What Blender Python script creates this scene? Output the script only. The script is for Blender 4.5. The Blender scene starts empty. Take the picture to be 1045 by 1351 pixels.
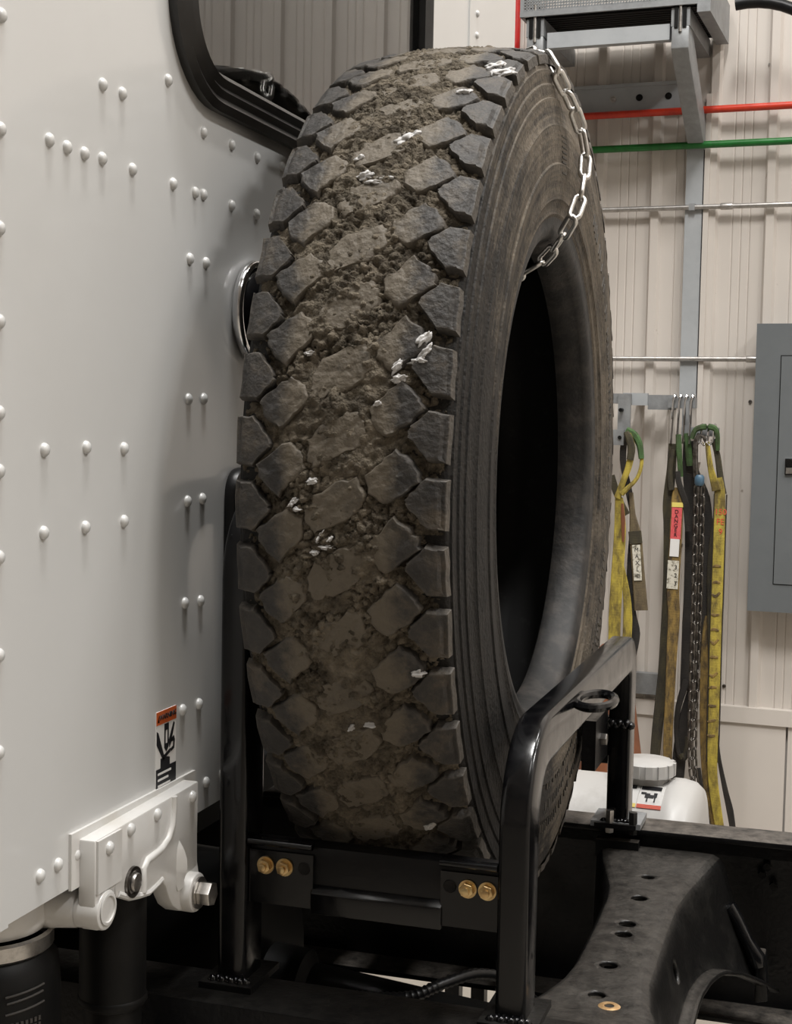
import bpy, bmesh, math, random
import numpy as np
from mathutils import Vector, Matrix

random.seed(7)
R = math.radians
scene = bpy.context.scene
col = scene.collection

# ------------------------------------------------------------------ camera
# X = along the truck towards its rear, Y = across the truck, Z = up (metres, floor at 0)
cam_d = bpy.data.cameras.new('camera')
cam = bpy.data.objects.new('camera', cam_d)
col.objects.link(cam)
cam_d.sensor_fit = 'VERTICAL'
cam_d.sensor_height = 24.0
cam_d.lens = 1922.9 / 1351 * 24.0
cam_d.clip_start = 0.02
yw, pt, rl = R(17.394), R(3.743), R(1.0987)
fw = Vector((-math.sin(yw) * math.cos(pt), math.cos(yw) * math.cos(pt), -math.sin(pt)))
rt = Vector((math.cos(yw), math.sin(yw), 0))
up = rt.cross(fw)
rt2 = math.cos(rl) * rt + math.sin(rl) * up
up2 = -math.sin(rl) * rt + math.cos(rl) * up
mw = Matrix((rt2, up2, -fw)).transposed().to_4x4()
mw.translation = Vector((0, 0, 1.70))
cam.matrix_world = mw
scene.camera = cam

# ------------------------------------------------------------------ light
world = bpy.data.worlds.new('world')
scene.world = world
world.use_nodes = True
bg = world.node_tree.nodes['Background']
bg.inputs[0].default_value = (1, 0.97, 0.93, 1)
bg.inputs[1].default_value = 0.3
scene.view_settings.view_transform = 'Standard'
scene.view_settings.look = 'None'
scene.view_settings.gamma = 1.0
scene.view_settings.use_curve_mapping = False
scene.view_settings.exposure = -0.22
scene.cycles.use_denoising = True
scene.cycles.max_bounces = 8
scene.cycles.sample_clamp_indirect = 6.0


def lamp(name, loc, sx, sy, power, colr=(1, 0.985, 0.962)):
    d = bpy.data.lights.new(name, 'AREA')
    d.shape = 'RECTANGLE'
    d.size, d.size_y = sx, sy
    d.energy = power
    d.color = colr
    o = bpy.data.objects.new(name, d)
    o.location = loc
    col.objects.link(o)


for lx, ly, p in ((1.4, 3.3, 120), (4.2, 3.3, 120), (-1.8, 3.3, 130),
                  (0.0, 1.0, 400), (4.6, 0.8, 330), (-3.0, 0.9, 70), (1.4, -1.6, 80)):  # the last one is a front fill, added to lift the tread
    lamp('ceiling_or_fill_lamp', (lx, ly, 7.4), 0.4, 1.8, p)


# ------------------------------------------------------------------ materials
def nodes(name):
    m = bpy.data.materials.new(name)
    m.use_nodes = True
    nt = m.node_tree
    return m, nt, nt.nodes['Principled BSDF']


def pm(name, c, rough=0.5, metal=0.0, c2=None, scale=6.0, lo=0.42, hi=0.62, bump=0.0, bscale=60.0,
       coat=0.0, stretch=(1, 1, 1), spec=0.5, rough2=None):
    m, nt, b = nodes(name)
    L = nt.links.new
    b.inputs['Base Color'].default_value = (*c, 1)
    b.inputs['Roughness'].default_value = rough
    b.inputs['Metallic'].default_value = metal
    b.inputs['Coat Weight'].default_value = coat
    b.inputs['Coat Roughness'].default_value = 0.10 if name == 'cab_white_paint' else 0.04
    b.inputs['Specular IOR Level'].default_value = spec
    tc = nt.nodes.new('ShaderNodeTexCoord')
    mp = nt.nodes.new('ShaderNodeMapping')
    mp.inputs['Scale'].default_value = stretch
    L(tc.outputs['Object'], mp.inputs[0])
    if c2 is not None:
        n = nt.nodes.new('ShaderNodeTexNoise')
        n.inputs['Scale'].default_value = scale
        n.inputs['Detail'].default_value = 7
        n.inputs['Roughness'].default_value = 0.65
        L(mp.outputs[0], n.inputs['Vector'])
        r = nt.nodes.new('ShaderNodeValToRGB')
        r.color_ramp.elements[0].position = lo
        r.color_ramp.elements[1].position = hi
        r.color_ramp.elements[0].color = (*c, 1)
        r.color_ramp.elements[1].color = (*c2, 1)
        L(n.outputs['Fac'], r.inputs[0])
        L(r.outputs[0], b.inputs['Base Color'])
        if rough2 is not None:
            mr = nt.nodes.new('ShaderNodeMapRange')
            mr.inputs[1].default_value, mr.inputs[2].default_value = lo, hi
            mr.inputs[3].default_value, mr.inputs[4].default_value = rough, rough2
            L(n.outputs['Fac'], mr.inputs[0])
            L(mr.outputs[0], b.inputs['Roughness'])
    if bump:
        n2 = nt.nodes.new('ShaderNodeTexNoise')
        n2.inputs['Scale'].default_value = bscale
        n2.inputs['Detail'].default_value = 5
        L(mp.outputs[0], n2.inputs['Vector'])
        bp = nt.nodes.new('ShaderNodeBump')
        bp.inputs['Strength'].default_value = bump
        bp.inputs['Distance'].default_value = 0.007 if name == 'caked_mud' else 0.003
        L(n2.outputs['Fac'], bp.inputs['Height'])
        L(bp.outputs[0], b.inputs['Normal'])
    return m


M = {}
M['cab_white'] = pm('cab_white_paint', (0.60, 0.60, 0.59), 0.34, coat=0.8, c2=(0.58, 0.578, 0.565), scale=2.2)
M['cast_white'] = pm('cast_white_paint', (0.62, 0.61, 0.59), 0.35, coat=0.3, c2=(0.56, 0.535, 0.49), scale=14, lo=0.5, hi=0.75)
M['cab_dark'] = pm('cab_interior', (0.02, 0.02, 0.02), 0.9)
M['rubber_seal'] = pm('black_rubber_seal', (0.012, 0.011, 0.010), 0.34, c2=(0.02, 0.019, 0.018), scale=20)
M['black_paint'] = pm('black_gloss_paint', (0.003, 0.003, 0.0035), 0.14, c2=(0.005, 0.005, 0.0055), scale=30, coat=0.1, rough2=0.24, bump=0.05, bscale=40, spec=0.38)


def sheen_topped(name, c, c2, sheen, rough, sheen_amt):
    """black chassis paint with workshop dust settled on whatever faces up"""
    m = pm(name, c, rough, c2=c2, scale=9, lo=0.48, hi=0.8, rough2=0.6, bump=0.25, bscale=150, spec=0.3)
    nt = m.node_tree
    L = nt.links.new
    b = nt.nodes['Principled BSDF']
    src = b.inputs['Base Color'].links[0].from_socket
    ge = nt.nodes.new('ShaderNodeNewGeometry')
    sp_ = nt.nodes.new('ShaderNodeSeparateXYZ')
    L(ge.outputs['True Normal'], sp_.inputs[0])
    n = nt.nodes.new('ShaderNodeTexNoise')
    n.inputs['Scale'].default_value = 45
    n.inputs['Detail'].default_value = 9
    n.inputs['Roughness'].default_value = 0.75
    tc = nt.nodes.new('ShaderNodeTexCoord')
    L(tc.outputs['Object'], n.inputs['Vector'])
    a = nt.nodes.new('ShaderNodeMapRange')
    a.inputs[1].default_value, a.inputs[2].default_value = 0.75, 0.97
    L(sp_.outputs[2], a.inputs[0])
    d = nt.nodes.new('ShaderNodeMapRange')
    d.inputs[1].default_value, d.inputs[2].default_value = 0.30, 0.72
    d.inputs[4].default_value = sheen_amt
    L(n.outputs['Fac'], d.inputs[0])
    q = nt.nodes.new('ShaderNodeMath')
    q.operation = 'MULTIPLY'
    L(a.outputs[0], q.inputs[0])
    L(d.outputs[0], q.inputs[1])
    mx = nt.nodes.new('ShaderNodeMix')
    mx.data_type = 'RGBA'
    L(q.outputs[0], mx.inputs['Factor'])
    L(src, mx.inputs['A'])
    mx.inputs['B'].default_value = (*sheen, 1)  # reflection of the wall, painted into the colour of up-facing sides
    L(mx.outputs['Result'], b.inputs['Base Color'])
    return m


M['frame_black'] = sheen_topped('chassis_black_paint', (0.0035, 0.0035, 0.004), (0.007, 0.0068, 0.0062), (0.17, 0.15, 0.13), 0.34, 0.85)
M['frame_sheen'] = sheen_topped('black_steel_with_sheen', (0.005, 0.0048, 0.0046), (0.014, 0.013, 0.011), (0.066, 0.060, 0.053), 0.34, 0.85)
M['frame_near'] = sheen_topped('chassis_black_paint_low_sheen', (0.0035, 0.0035, 0.004), (0.007, 0.0068, 0.0062), (0.026, 0.024, 0.021), 0.28, 0.7)  # same black paint with less of the painted sheen
M['bar_black'] = pm('carrier_black_paint', (0.0035, 0.0035, 0.004), 0.3, c2=(0.008, 0.0075, 0.007), scale=14, lo=0.5, hi=0.8, bump=0.12, bscale=160, spec=0.3)
M['black_plastic'] = pm('black_plastic', (0.005, 0.005, 0.0055), 0.38, c2=(0.008, 0.008, 0.008), scale=40, spec=0.3)
M['deep_black'] = pm('oily_black', (0.004, 0.004, 0.004), 0.5, c2=(0.008, 0.0075, 0.007), scale=12, spec=0.2)
M['chrome'] = pm('chrome', (0.75, 0.75, 0.76), 0.10, metal=1.0)
M['chain_zinc'] = pm('bright_zinc', (0.80, 0.79, 0.77), 0.28, metal=1.0, c2=(0.6, 0.58, 0.55), scale=60)
M['chain_dark'] = pm('dark_chain_steel', (0.20, 0.19, 0.18), 0.32, metal=1.0, c2=(0.08, 0.07, 0.06), scale=50)
M['gold_zinc'] = pm('yellow_zinc', (0.62, 0.42, 0.20), 0.3, metal=1.0, c2=(0.75, 0.58, 0.30), scale=120)
M['brass'] = pm('brass_bush', (0.62, 0.42, 0.22), 0.42, metal=0.6, c2=(0.45, 0.27, 0.12), scale=100)
M['steel'] = pm('plain_steel', (0.55, 0.53, 0.50), 0.35, metal=1.0, c2=(0.35, 0.33, 0.31), scale=60)
M['galv'] = pm('galvanised_steel', (0.30, 0.31, 0.315), 0.5, metal=0.35, c2=(0.22, 0.225, 0.23), scale=25, lo=0.35, hi=0.7)
M['grey_paint'] = pm('grey_machine_paint', (0.37, 0.385, 0.395), 0.45, c2=(0.33, 0.345, 0.355), scale=8)
M['panel_grey'] = pm('electrical_grey_enamel', (0.135, 0.146, 0.152), 0.38, c2=(0.125, 0.136, 0.142), scale=7, bump=0.04, bscale=500)
M['red_paint'] = pm('red_pipe_paint', (0.42, 0.012, 0.010), 0.35, c2=(0.33, 0.012, 0.010), scale=30)
M['orange_red'] = pm('orange_red_pipe_paint', (0.60, 0.045, 0.018), 0.35, c2=(0.5, 0.035, 0.018), scale=30)
M['green_paint'] = pm('green_pipe_paint', (0.012, 0.15, 0.025), 0.35, c2=(0.012, 0.11, 0.02), scale=30)
M['conduit'] = pm('steel_conduit', (0.50, 0.48, 0.46), 0.35, metal=0.8, c2=(0.36, 0.34, 0.32), scale=40)
M['tank'] = pm('white_polyethylene', (0.40, 0.39, 0.375), 0.4, c2=(0.32, 0.305, 0.285), scale=16, lo=0.52, hi=0.75)
M['cone'] = pm('faded_orange_vinyl', (0.20, 0.070, 0.028), 0.6, c2=(0.15, 0.050, 0.022), scale=10)
M['paper'] = pm('white_paper', (0.75, 0.74, 0.72), 0.6)
M['ink'] = pm('black_ink', (0.012, 0.012, 0.014), 0.5)
M['ink_orange'] = pm('orange_ink', (0.55, 0.11, 0.025), 0.5)
M['ink_yellow'] = pm('yellow_ink', (0.75, 0.62, 0.16), 0.5)
M['ink_red'] = pm('red_ink', (0.62, 0.10, 0.05), 0.5)
M['label_red'] = pm('red_label', (0.70, 0.12, 0.12), 0.6, c2=(0.6, 0.08, 0.09), scale=90)
M['label_dirty'] = pm('grimy_white_label', (0.62, 0.59, 0.50), 0.7, c2=(0.10, 0.085, 0.05), scale=70, lo=0.5, hi=0.66)
M['snow'] = pm('packed_snow', (0.52, 0.51, 0.50), 0.6, c2=(0.33, 0.30, 0.26), scale=90, lo=0.5, hi=0.75, bump=0.4, bscale=300)
M['blue_tag'] = pm('blue_enamel', (0.06, 0.12, 0.18), 0.4)


def webbing(name, base, grime, stripe=None, gsc=30.0):
    m, nt, b = nodes(name)
    L = nt.links.new
    b.inputs['Roughness'].default_value = 0.75
    tc = nt.nodes.new('ShaderNodeTexCoord')
    mp = nt.nodes.new('ShaderNodeMapping')
    mp.inputs['Scale'].default_value = (1.0, 1.0, 0.35)
    L(tc.outputs['Object'], mp.inputs[0])
    n = nt.nodes.new('ShaderNodeTexNoise')
    n.inputs['Scale'].default_value = gsc
    n.inputs['Detail'].default_value = 8
    n.inputs['Roughness'].default_value = 0.7
    L(mp.outputs[0], n.inputs['Vector'])
    r = nt.nodes.new('ShaderNodeValToRGB')
    r.color_ramp.elements[0].position = 0.40
    r.color_ramp.elements[1].position = 0.62
    r.color_ramp.elements[0].color = (*base, 1)
    r.color_ramp.elements[1].color = (*grime, 1)
    L(n.outputs['Fac'], r.inputs[0])
    L(r.outputs[0], b.inputs['Base Color'])
    w = nt.nodes.new('ShaderNodeTexWave')
    w.bands_direction = 'Z'
    w.inputs['Scale'].default_value = 60
    L(tc.outputs['Object'], w.inputs['Vector'])
    bp = nt.nodes.new('ShaderNodeBump')
    bp.inputs['Strength'].default_value = 0.25
    bp.inputs['Distance'].default_value = 0.002
    L(w.outputs['Fac'], bp.inputs['Height'])
    L(bp.outputs[0], b.inputs['Normal'])
    return m


M['web_yellow'] = webbing('yellow_webbing', (0.44, 0.345, 0.05), (0.13, 0.095, 0.025))
M['web_olive'] = webbing('olive_webbing', (0.055, 0.046, 0.022), (0.020, 0.017, 0.012))
M['web_dirty'] = webbing('grimy_yellow_webbing', (0.26, 0.17, 0.045), (0.06, 0.04, 0.02), gsc=45)
M['web_dark'] = webbing('grimy_black_webbing', (0.026, 0.022, 0.018), (0.012, 0.010, 0.009))
M['web_tan'] = webbing('tan_webbing', (0.15, 0.115, 0.06), (0.07, 0.05, 0.03))
M['web_green'] = webbing('green_sleeve', (0.055, 0.125, 0.035), (0.03, 0.04, 0.015))
M['web_edge'] = pm('dark_webbing_edge', (0.02, 0.016, 0.01), 0.8)


def wall_paint():
    m, nt, b = nodes('cream_wall_sheet')
    L = nt.links.new
    b.inputs['Roughness'].default_value = 0.42
    tc = nt.nodes.new('ShaderNodeTexCoord')
    n = nt.nodes.new('ShaderNodeTexNoise')
    n.inputs['Scale'].default_value = 1.3
    n.inputs['Detail'].default_value = 8
    L(tc.outputs['Object'], n.inputs['Vector'])
    r = nt.nodes.new('ShaderNodeValToRGB')
    r.color_ramp.elements[0].position, r.color_ramp.elements[1].position = 0.35, 0.75
    r.color_ramp.elements[0].color = (0.585, 0.540, 0.492, 1)
    r.color_ramp.elements[1].color = (0.53, 0.485, 0.44, 1)
    L(n.outputs['Fac'], r.inputs[0])
    # a few small scuffs
    n2 = nt.nodes.new('ShaderNodeTexNoise')
    n2.inputs['Scale'].default_value = 17
    n2.inputs['Detail'].default_value = 4
    L(tc.outputs['Object'], n2.inputs['Vector'])
    mr = nt.nodes.new('ShaderNodeMapRange')
    mr.inputs[1].default_value, mr.inputs[2].default_value = 0.74, 0.80
    L(n2.outputs['Fac'], mr.inputs[0])
    mx = nt.nodes.new('ShaderNodeMix')
    mx.data_type = 'RGBA'
    L(mr.outputs[0], mx.inputs['Factor'])
    L(r.outputs[0], mx.inputs['A'])
    mx.inputs['B'].default_value = (0.25, 0.2, 0.16, 1)
    L(mx.outputs['Result'], b.inputs['Base Color'])
    return m


M['wall'] = wall_paint()
M['concrete'] = pm('pale_concrete', (0.34, 0.31, 0.265), 0.5, c2=(0.27, 0.24, 0.205), scale=3, bump=0.1)
M['ceiling'] = pm('white_ceiling', (0.62, 0.60, 0.57), 0.7)


def glass():
    m, nt, b = nodes('tinted_window_glass')
    b.inputs['Base Color'].default_value = (0.55, 0.55, 0.53, 1)
    b.inputs['Transmission Weight'].default_value = 1.0
    b.inputs['Roughness'].default_value = 0.0
    b.inputs['IOR'].default_value = 1.42
    return m


M['glass'] = glass()


def rubber(name, mud_amount, polar):
    """dusted tyre rubber; the dusting lies in patches and, on the sidewall, in rings round the axle"""
    m, nt, b = nodes(name)
    L = nt.links.new
    tc = nt.nodes.new('ShaderNodeTexCoord')
    sep = nt.nodes.new('ShaderNodeSeparateXYZ')
    L(tc.outputs['Object'], sep.inputs[0])

    def math_(op, a=None, bb=None, va=0.0, vb=0.0):
        q = nt.nodes.new('ShaderNodeMath')
        q.operation = op
        q.inputs[0].default_value, q.inputs[1].default_value = va, vb
        if a is not None:
            L(a, q.inputs[0])
        if bb is not None:
            L(bb, q.inputs[1])
        return q.outputs[0]

    n = nt.nodes.new('ShaderNodeTexNoise')
    n.inputs['Scale'].default_value = 26
    n.inputs['Detail'].default_value = 9
    n.inputs['Roughness'].default_value = 0.7
    oi = nt.nodes.new('ShaderNodeObjectInfo')
    add = nt.nodes.new('ShaderNodeVectorMath')
    add.operation = 'ADD'
    comb = nt.nodes.new('ShaderNodeCombineXYZ')
    rs = math_('MULTIPLY', oi.outputs['Random'], None, vb=9.0)
    L(rs, comb.inputs[1])
    L(rs, comb.inputs[2])
    L(tc.outputs['Object'], add.inputs[0])
    L(comb.outputs[0], add.inputs[1])
    L(add.outputs[0], n.inputs['Vector'])
    r = nt.nodes.new('ShaderNodeValToRGB')
    e = r.color_ramp.elements
    e[0].position, e[0].color = 0.30, (0.020, 0.019, 0.0185, 1)
    e[1].position, e[1].color = 0.78, (0.115, 0.092, 0.066, 1)
    k = e.new(0.52)
    k.color = (0.044, 0.040, 0.036, 1)
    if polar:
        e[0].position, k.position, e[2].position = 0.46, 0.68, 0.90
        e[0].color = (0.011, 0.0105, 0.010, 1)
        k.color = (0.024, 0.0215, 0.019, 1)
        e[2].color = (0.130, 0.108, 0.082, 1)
    fac = n.outputs['Fac']
    if polar:
        y2 = math_('MULTIPLY', sep.outputs[1], sep.outputs[1])
        z2 = math_('MULTIPLY', sep.outputs[2], sep.outputs[2])
        rad = math_('SQRT', math_('ADD', y2, z2))
        n3 = nt.nodes.new('ShaderNodeTexNoise')
        n3.inputs['Scale'].default_value = 1.0
        n3.inputs['Detail'].default_value = 6
        n3.inputs['Roughness'].default_value = 0.75
        c3 = nt.nodes.new('ShaderNodeCombineXYZ')
        L(math_('MULTIPLY', rad, None, vb=150.0), c3.inputs[0])
        L(math_('MULTIPLY', sep.outputs[1], None, vb=5.0), c3.inputs[1])
        L(math_('MULTIPLY', sep.outputs[2], None, vb=5.0), c3.inputs[2])
        L(c3.outputs[0], n3.inputs['Vector'])
        ringed = math_('MULTIPLY', n3.outputs['Fac'], None, vb=0.62)
        # a dusting in broad patches; darker towards the near lower side
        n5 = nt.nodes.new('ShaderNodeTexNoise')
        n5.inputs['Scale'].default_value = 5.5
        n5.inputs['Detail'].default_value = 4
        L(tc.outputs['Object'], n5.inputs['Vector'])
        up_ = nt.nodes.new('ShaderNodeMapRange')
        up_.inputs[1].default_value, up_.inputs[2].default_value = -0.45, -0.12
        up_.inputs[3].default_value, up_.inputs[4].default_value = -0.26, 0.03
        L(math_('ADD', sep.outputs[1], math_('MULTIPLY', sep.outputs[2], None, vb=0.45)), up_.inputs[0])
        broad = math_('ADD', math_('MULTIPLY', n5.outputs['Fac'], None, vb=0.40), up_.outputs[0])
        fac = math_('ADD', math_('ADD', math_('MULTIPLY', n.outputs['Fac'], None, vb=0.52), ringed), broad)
    L(fac, r.inputs[0])
    # mud towards the middle of the tread
    ax = math_('ABSOLUTE', sep.outputs[0])
    mr = nt.nodes.new('ShaderNodeMapRange')
    mr.inputs[1].default_value, mr.inputs[2].default_value = 0.088, 0.045
    mr.inputs[3].default_value, mr.inputs[4].default_value = -0.20, 0.50
    L(ax, mr.inputs[0])
    mm = math_('ADD', math_('ADD', n.outputs['Fac'], mr.outputs[0]), None, vb=mud_amount)
    mr2 = nt.nodes.new('ShaderNodeMapRange')
    mr2.inputs[1].default_value, mr2.inputs[2].default_value = 0.55, 0.85
    L(mm, mr2.inputs[0])
    mx = nt.nodes.new('ShaderNodeMix')
    mx.data_type = 'RGBA'
    L(mr2.outputs[0], mx.inputs['Factor'])
    L(r.outputs[0], mx.inputs['A'])
    mx.inputs['B'].default_value = (0.122, 0.102, 0.076, 1)
    L(mx.outputs['Result'], b.inputs['Base Color'])
    if not polar:
        ge = nt.nodes.new('ShaderNodeNewGeometry')
        pr = nt.nodes.new('ShaderNodeMapRange')
        pr.inputs[1].default_value, pr.inputs[2].default_value = 0.52, 0.62
        pr.inputs[4].default_value = 0.6
        L(ge.outputs['Pointiness'], pr.inputs[0])
        mx2 = nt.nodes.new('ShaderNodeMix')
        mx2.data_type = 'RGBA'
        L(pr.outputs[0], mx2.inputs['Factor'])
        L(mx.outputs['Result'], mx2.inputs['A'])
        mx2.inputs['B'].default_value = (0.13, 0.112, 0.09, 1)
        L(mx2.outputs['Result'], b.inputs['Base Color'])
    b.inputs['Roughness'].default_value = 0.62
    b.inputs['Specular IOR Level'].default_value = 0.18 if polar else 0.35
    n4 = nt.nodes.new('ShaderNodeTexNoise')
    n4.inputs['Scale'].default_value = 170
    n4.inputs['Detail'].default_value = 6
    L(add.outputs[0], n4.inputs['Vector'])
    bp = nt.nodes.new('ShaderNodeBump')
    bp.inputs['Strength'].default_value = 0.7
    bp.inputs['Distance'].default_value = 0.003
    L(n4.outputs['Fac'], bp.inputs['Height'])
    L(bp.outputs[0], b.inputs['Normal'])
    return m


M['rubber_tread'] = rubber('tread_rubber', -0.12, False)
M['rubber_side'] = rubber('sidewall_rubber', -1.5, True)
M['rubber_bead'] = pm('bead_rubber', (0.014, 0.0135, 0.013), 0.62, c2=(0.060, 0.052, 0.046), scale=30, lo=0.45, hi=0.75, bump=0.3, bscale=120)
M['liner'] = pm('inner_liner_rubber', (0.006, 0.006, 0.006), 0.5, c2=(0.03, 0.029, 0.028), scale=40, lo=0.58, hi=0.72)
M['mud'] = pm('caked_mud', (0.060, 0.050, 0.037), 0.9, c2=(0.190, 0.160, 0.120), scale=38, lo=0.36, hi=0.66, bump=0.9, bscale=260, spec=0.15)
M['letter_grey'] = pm('grey_embossed_rubber', (0.040, 0.036, 0.032), 0.7)
M['letter'] = pm('embossed_rubber', (0.030, 0.027, 0.023), 0.6, c2=(0.06, 0.05, 0.038), scale=50)


# ------------------------------------------------------------------ mesh helpers
class MB:
    """collects shapes in one bmesh; build() links them as ONE mesh object"""

    def __init__(self, tf=None):
        self.bm = bmesh.new()
        self.tf = tf

    def _new(self, vs, fs):
        v = [self.bm.verts.new(p) for p in vs]
        out = []
        for f in fs:
            try:
                out.append(self.bm.faces.new([v[i] for i in f]))
            except ValueError:
                pass
        return v, out

    def _bevel(self, faces, b, seg=2):
        edges = list({e for f in faces for e in f.edges if len(e.link_faces) == 2
                      and e.calc_face_angle(0) > 0.5})
        bmesh.ops.bevel(self.bm, geom=edges, offset=b, segments=seg, affect='EDGES', profile=0.5)

    def box(self, x0, x1, y0, y1, z0, z1, b=0.0):
        vs = [(x, y, z) for x in (x0, x1) for y in (y0, y1) for z in (z0, z1)]
        fs = [(0, 1, 3, 2), (4, 6, 7, 5), (0, 4, 5, 1), (2, 3, 7, 6), (0, 2, 6, 4), (1, 5, 7, 3)]
        _, f = self._new(vs, fs)
        if b:
            self._bevel(f, b)
        return self

    def obox(self, c, size, rot, b=0.0):
        vs = []
        for x in (-.5, .5):
            for y in (-.5, .5):
                for z in (-.5, .5):
                    vs.append(Vector(c) + rot @ Vector((x * size[0], y * size[1], z * size[2])))
        fs = [(0, 1, 3, 2), (4, 6, 7, 5), (0, 4, 5, 1), (2, 3, 7, 6), (0, 2, 6, 4), (1, 5, 7, 3)]
        _, f = self._new(vs, fs)
        if b:
            self._bevel(f, b)
        return self

    def prism(self, pts, axis, a0, a1, b=0.0):
        def mk(p, q, a):
            return {'x': (a, p, q), 'y': (p, a, q), 'z': (p, q, a)}[axis]
        n = len(pts)
        vs = [mk(p, q, a0) for p, q in pts] + [mk(p, q, a1) for p, q in pts]
        fs = [tuple(range(n)), tuple(range(2 * n - 1, n - 1, -1))]
        fs += [(i, i + n, (i + 1) % n + n, (i + 1) % n) for i in range(n)]
        _, f = self._new(vs, fs)
        bmesh.ops.recalc_face_normals(self.bm, faces=f)
        if b:
            self._bevel(f, b)
        return self

    def tube(self, path, r, n=10, closed=False, caps=True, flat=1.0):
        P = [Vector(p) for p in path]
        m = len(P)
        rs = r if isinstance(r, (list, tuple)) else [r] * m
        rings = []
        prev = None
        for i, p in enumerate(P):
            a = P[(i - 1) % m] if (closed or i > 0) else P[i]
            c = P[(i + 1) % m] if (closed or i < m - 1) else P[i]
            t = (c - a).normalized()
            if prev is None:
                u = t.cross(Vector((0, 0, 1)))
                if u.length < 0.1:
                    u = t.cross(Vector((1, 0, 0)))
            else:
                u = prev - t * prev.dot(t)
            u.normalize()
            prev = u
            v = t.cross(u)
            rings.append([self.bm.verts.new(p + rs[i] * (math.cos(k * 2 * math.pi / n) * u + flat * math.sin(k * 2 * math.pi / n) * v)) for k in range(n)])
        for i in range(m if closed else m - 1):
            A, B = rings[i], rings[(i + 1) % m]
            off = 0
            if closed and i == m - 1:
                off = min(range(n), key=lambda o: (A[0].co - B[o].co).length)
            for k in range(n):
                self.bm.faces.new((A[k], A[(k + 1) % n], B[(k + 1 + off) % n], B[(k + off) % n]))
        if caps and not closed:
            self.bm.faces.new(rings[0][::-1])
            self.bm.faces.new(rings[-1])
        return self

    def cyl(self, p0, p1, r, n=20, r1=None, b=0.0):
        p0, p1 = Vector(p0), Vector(p1)
        t = (p1 - p0).normalized()
        u = t.orthogonal().normalized()
        v = t.cross(u)
        r1 = r if r1 is None else r1
        vs = [p0 + r * (math.cos(k * 2 * math.pi / n) * u + math.sin(k * 2 * math.pi / n) * v) for k in range(n)]
        vs += [p1 + r1 * (math.cos(k * 2 * math.pi / n) * u + math.sin(k * 2 * math.pi / n) * v) for k in range(n)]
        fs = [tuple(range(n))[::-1], tuple(range(n, 2 * n))] + [(k, (k + 1) % n, (k + 1) % n + n, k + n) for k in range(n)]
        _, f = self._new(vs, fs)
        if b:
            ee = list({e for fc in f[:2] for e in fc.edges})
            bmesh.ops.bevel(self.bm, geom=ee, offset=b, segments=2, affect='EDGES', profile=0.5)
        return self

    def lathe(self, prof, origin, axis, n=32, closed=False):
        """prof = (radius, height along axis)"""
        o, t = Vector(origin), Vector(axis).normalized()
        u = t.orthogonal().normalized()
        v = t.cross(u)
        rings = []
        for r, h in prof:
            if r < 1e-6:
                rings.append([self.bm.verts.new(o + h * t)])
            else:
                rings.append([self.bm.verts.new(o + h * t + r * (math.cos(k * 2 * math.pi / n) * u + math.sin(k * 2 * math.pi / n) * v)) for k in range(n)])
        m = len(rings)
        for i in range(m if closed else m - 1):
            A, B = rings[i], rings[(i + 1) % m]
            for k in range(n):
                k2 = (k + 1) % n
                q = [A[k % len(A)], A[k2 % len(A)], B[k2 % len(B)], B[k % len(B)]]
                q = [x for j, x in enumerate(q) if x not in q[:j]]
                if len(q) >= 3:
                    try:
                        self.bm.faces.new(q)
                    except ValueError:
                        pass
        return self

    def sweep_yz(self, x, path, section):
        """section = (dx, dn) points swept along a path in the YZ plane at X = x"""
        P = [Vector((0, a, b)) for a, b in path]
        m, n = len(P), len(section)
        rings = []
        for i in range(m):
            a = P[max(i - 1, 0)]
            c = P[min(i + 1, m - 1)]
            t0 = (P[i] - a).normalized() if i > 0 else (c - P[i]).normalized()
            t1 = (c - P[i]).normalized() if i < m - 1 else t0
            t = (t0 + t1).normalized()
            k = 1.0 / max(0.3, t.dot(t0))
            nrm = Vector((0, -t.z, t.y))
            rings.append([self.bm.verts.new(P[i] + Vector((x + dx, 0, 0)) + nrm * dn * k) for dx, dn in section])
        fs = []
        for i in range(m - 1):
            for k in range(n):
                fs.append(self.bm.faces.new((rings[i][k], rings[i][(k + 1) % n], rings[i + 1][(k + 1) % n], rings[i + 1][k])))
        fs.append(self.bm.faces.new(rings[0][::-1]))
        fs.append(self.bm.faces.new(rings[-1]))
        bmesh.ops.recalc_face_normals(self.bm, faces=fs)
        return self

    def ribbon(self, pts, w, th=0.004, wdir=(1, 0, 0), sub=4):
        """flat strap through pts; w is one width or one per point"""
        P = [Vector(p) for p in pts]
        ws = list(w) if isinstance(w, (list, tuple)) else [w] * len(P)
        Q, W = [], []
        for i in range(len(P) - 1):
            p0, p1, p2, p3 = P[max(i - 1, 0)], P[i], P[i + 1], P[min(i + 2, len(P) - 1)]
            for j in range(sub):
                t = j / sub
                Q.append(0.5 * ((2 * p1) + (p2 - p0) * t + (2 * p0 - 5 * p1 + 4 * p2 - p3) * t * t + (3 * p1 - p0 - 3 * p2 + p3) * t ** 3))
                W.append(ws[i] * (1 - t) + ws[i + 1] * t)
        Q.append(P[-1])
        W.append(ws[-1])
        wd = Vector(wdir).normalized()
        rings = []
        for i, q in enumerate(Q):
            t = (Q[min(i + 1, len(Q) - 1)] - Q[max(i - 1, 0)]).normalized()
            a = (wd - t * wd.dot(t)).normalized()
            nn = a.cross(t)
            h = W[i] / 2
            e = min(th, h) * 0.5
            sec = [(-h, 0), (-h + e, -th / 2), (h - e, -th / 2), (h, 0), (h - e, th / 2), (-h + e, th / 2)]
            rings.append([self.bm.verts.new(q + a * s + nn * d) for s, d in sec])
        fs = []
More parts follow.
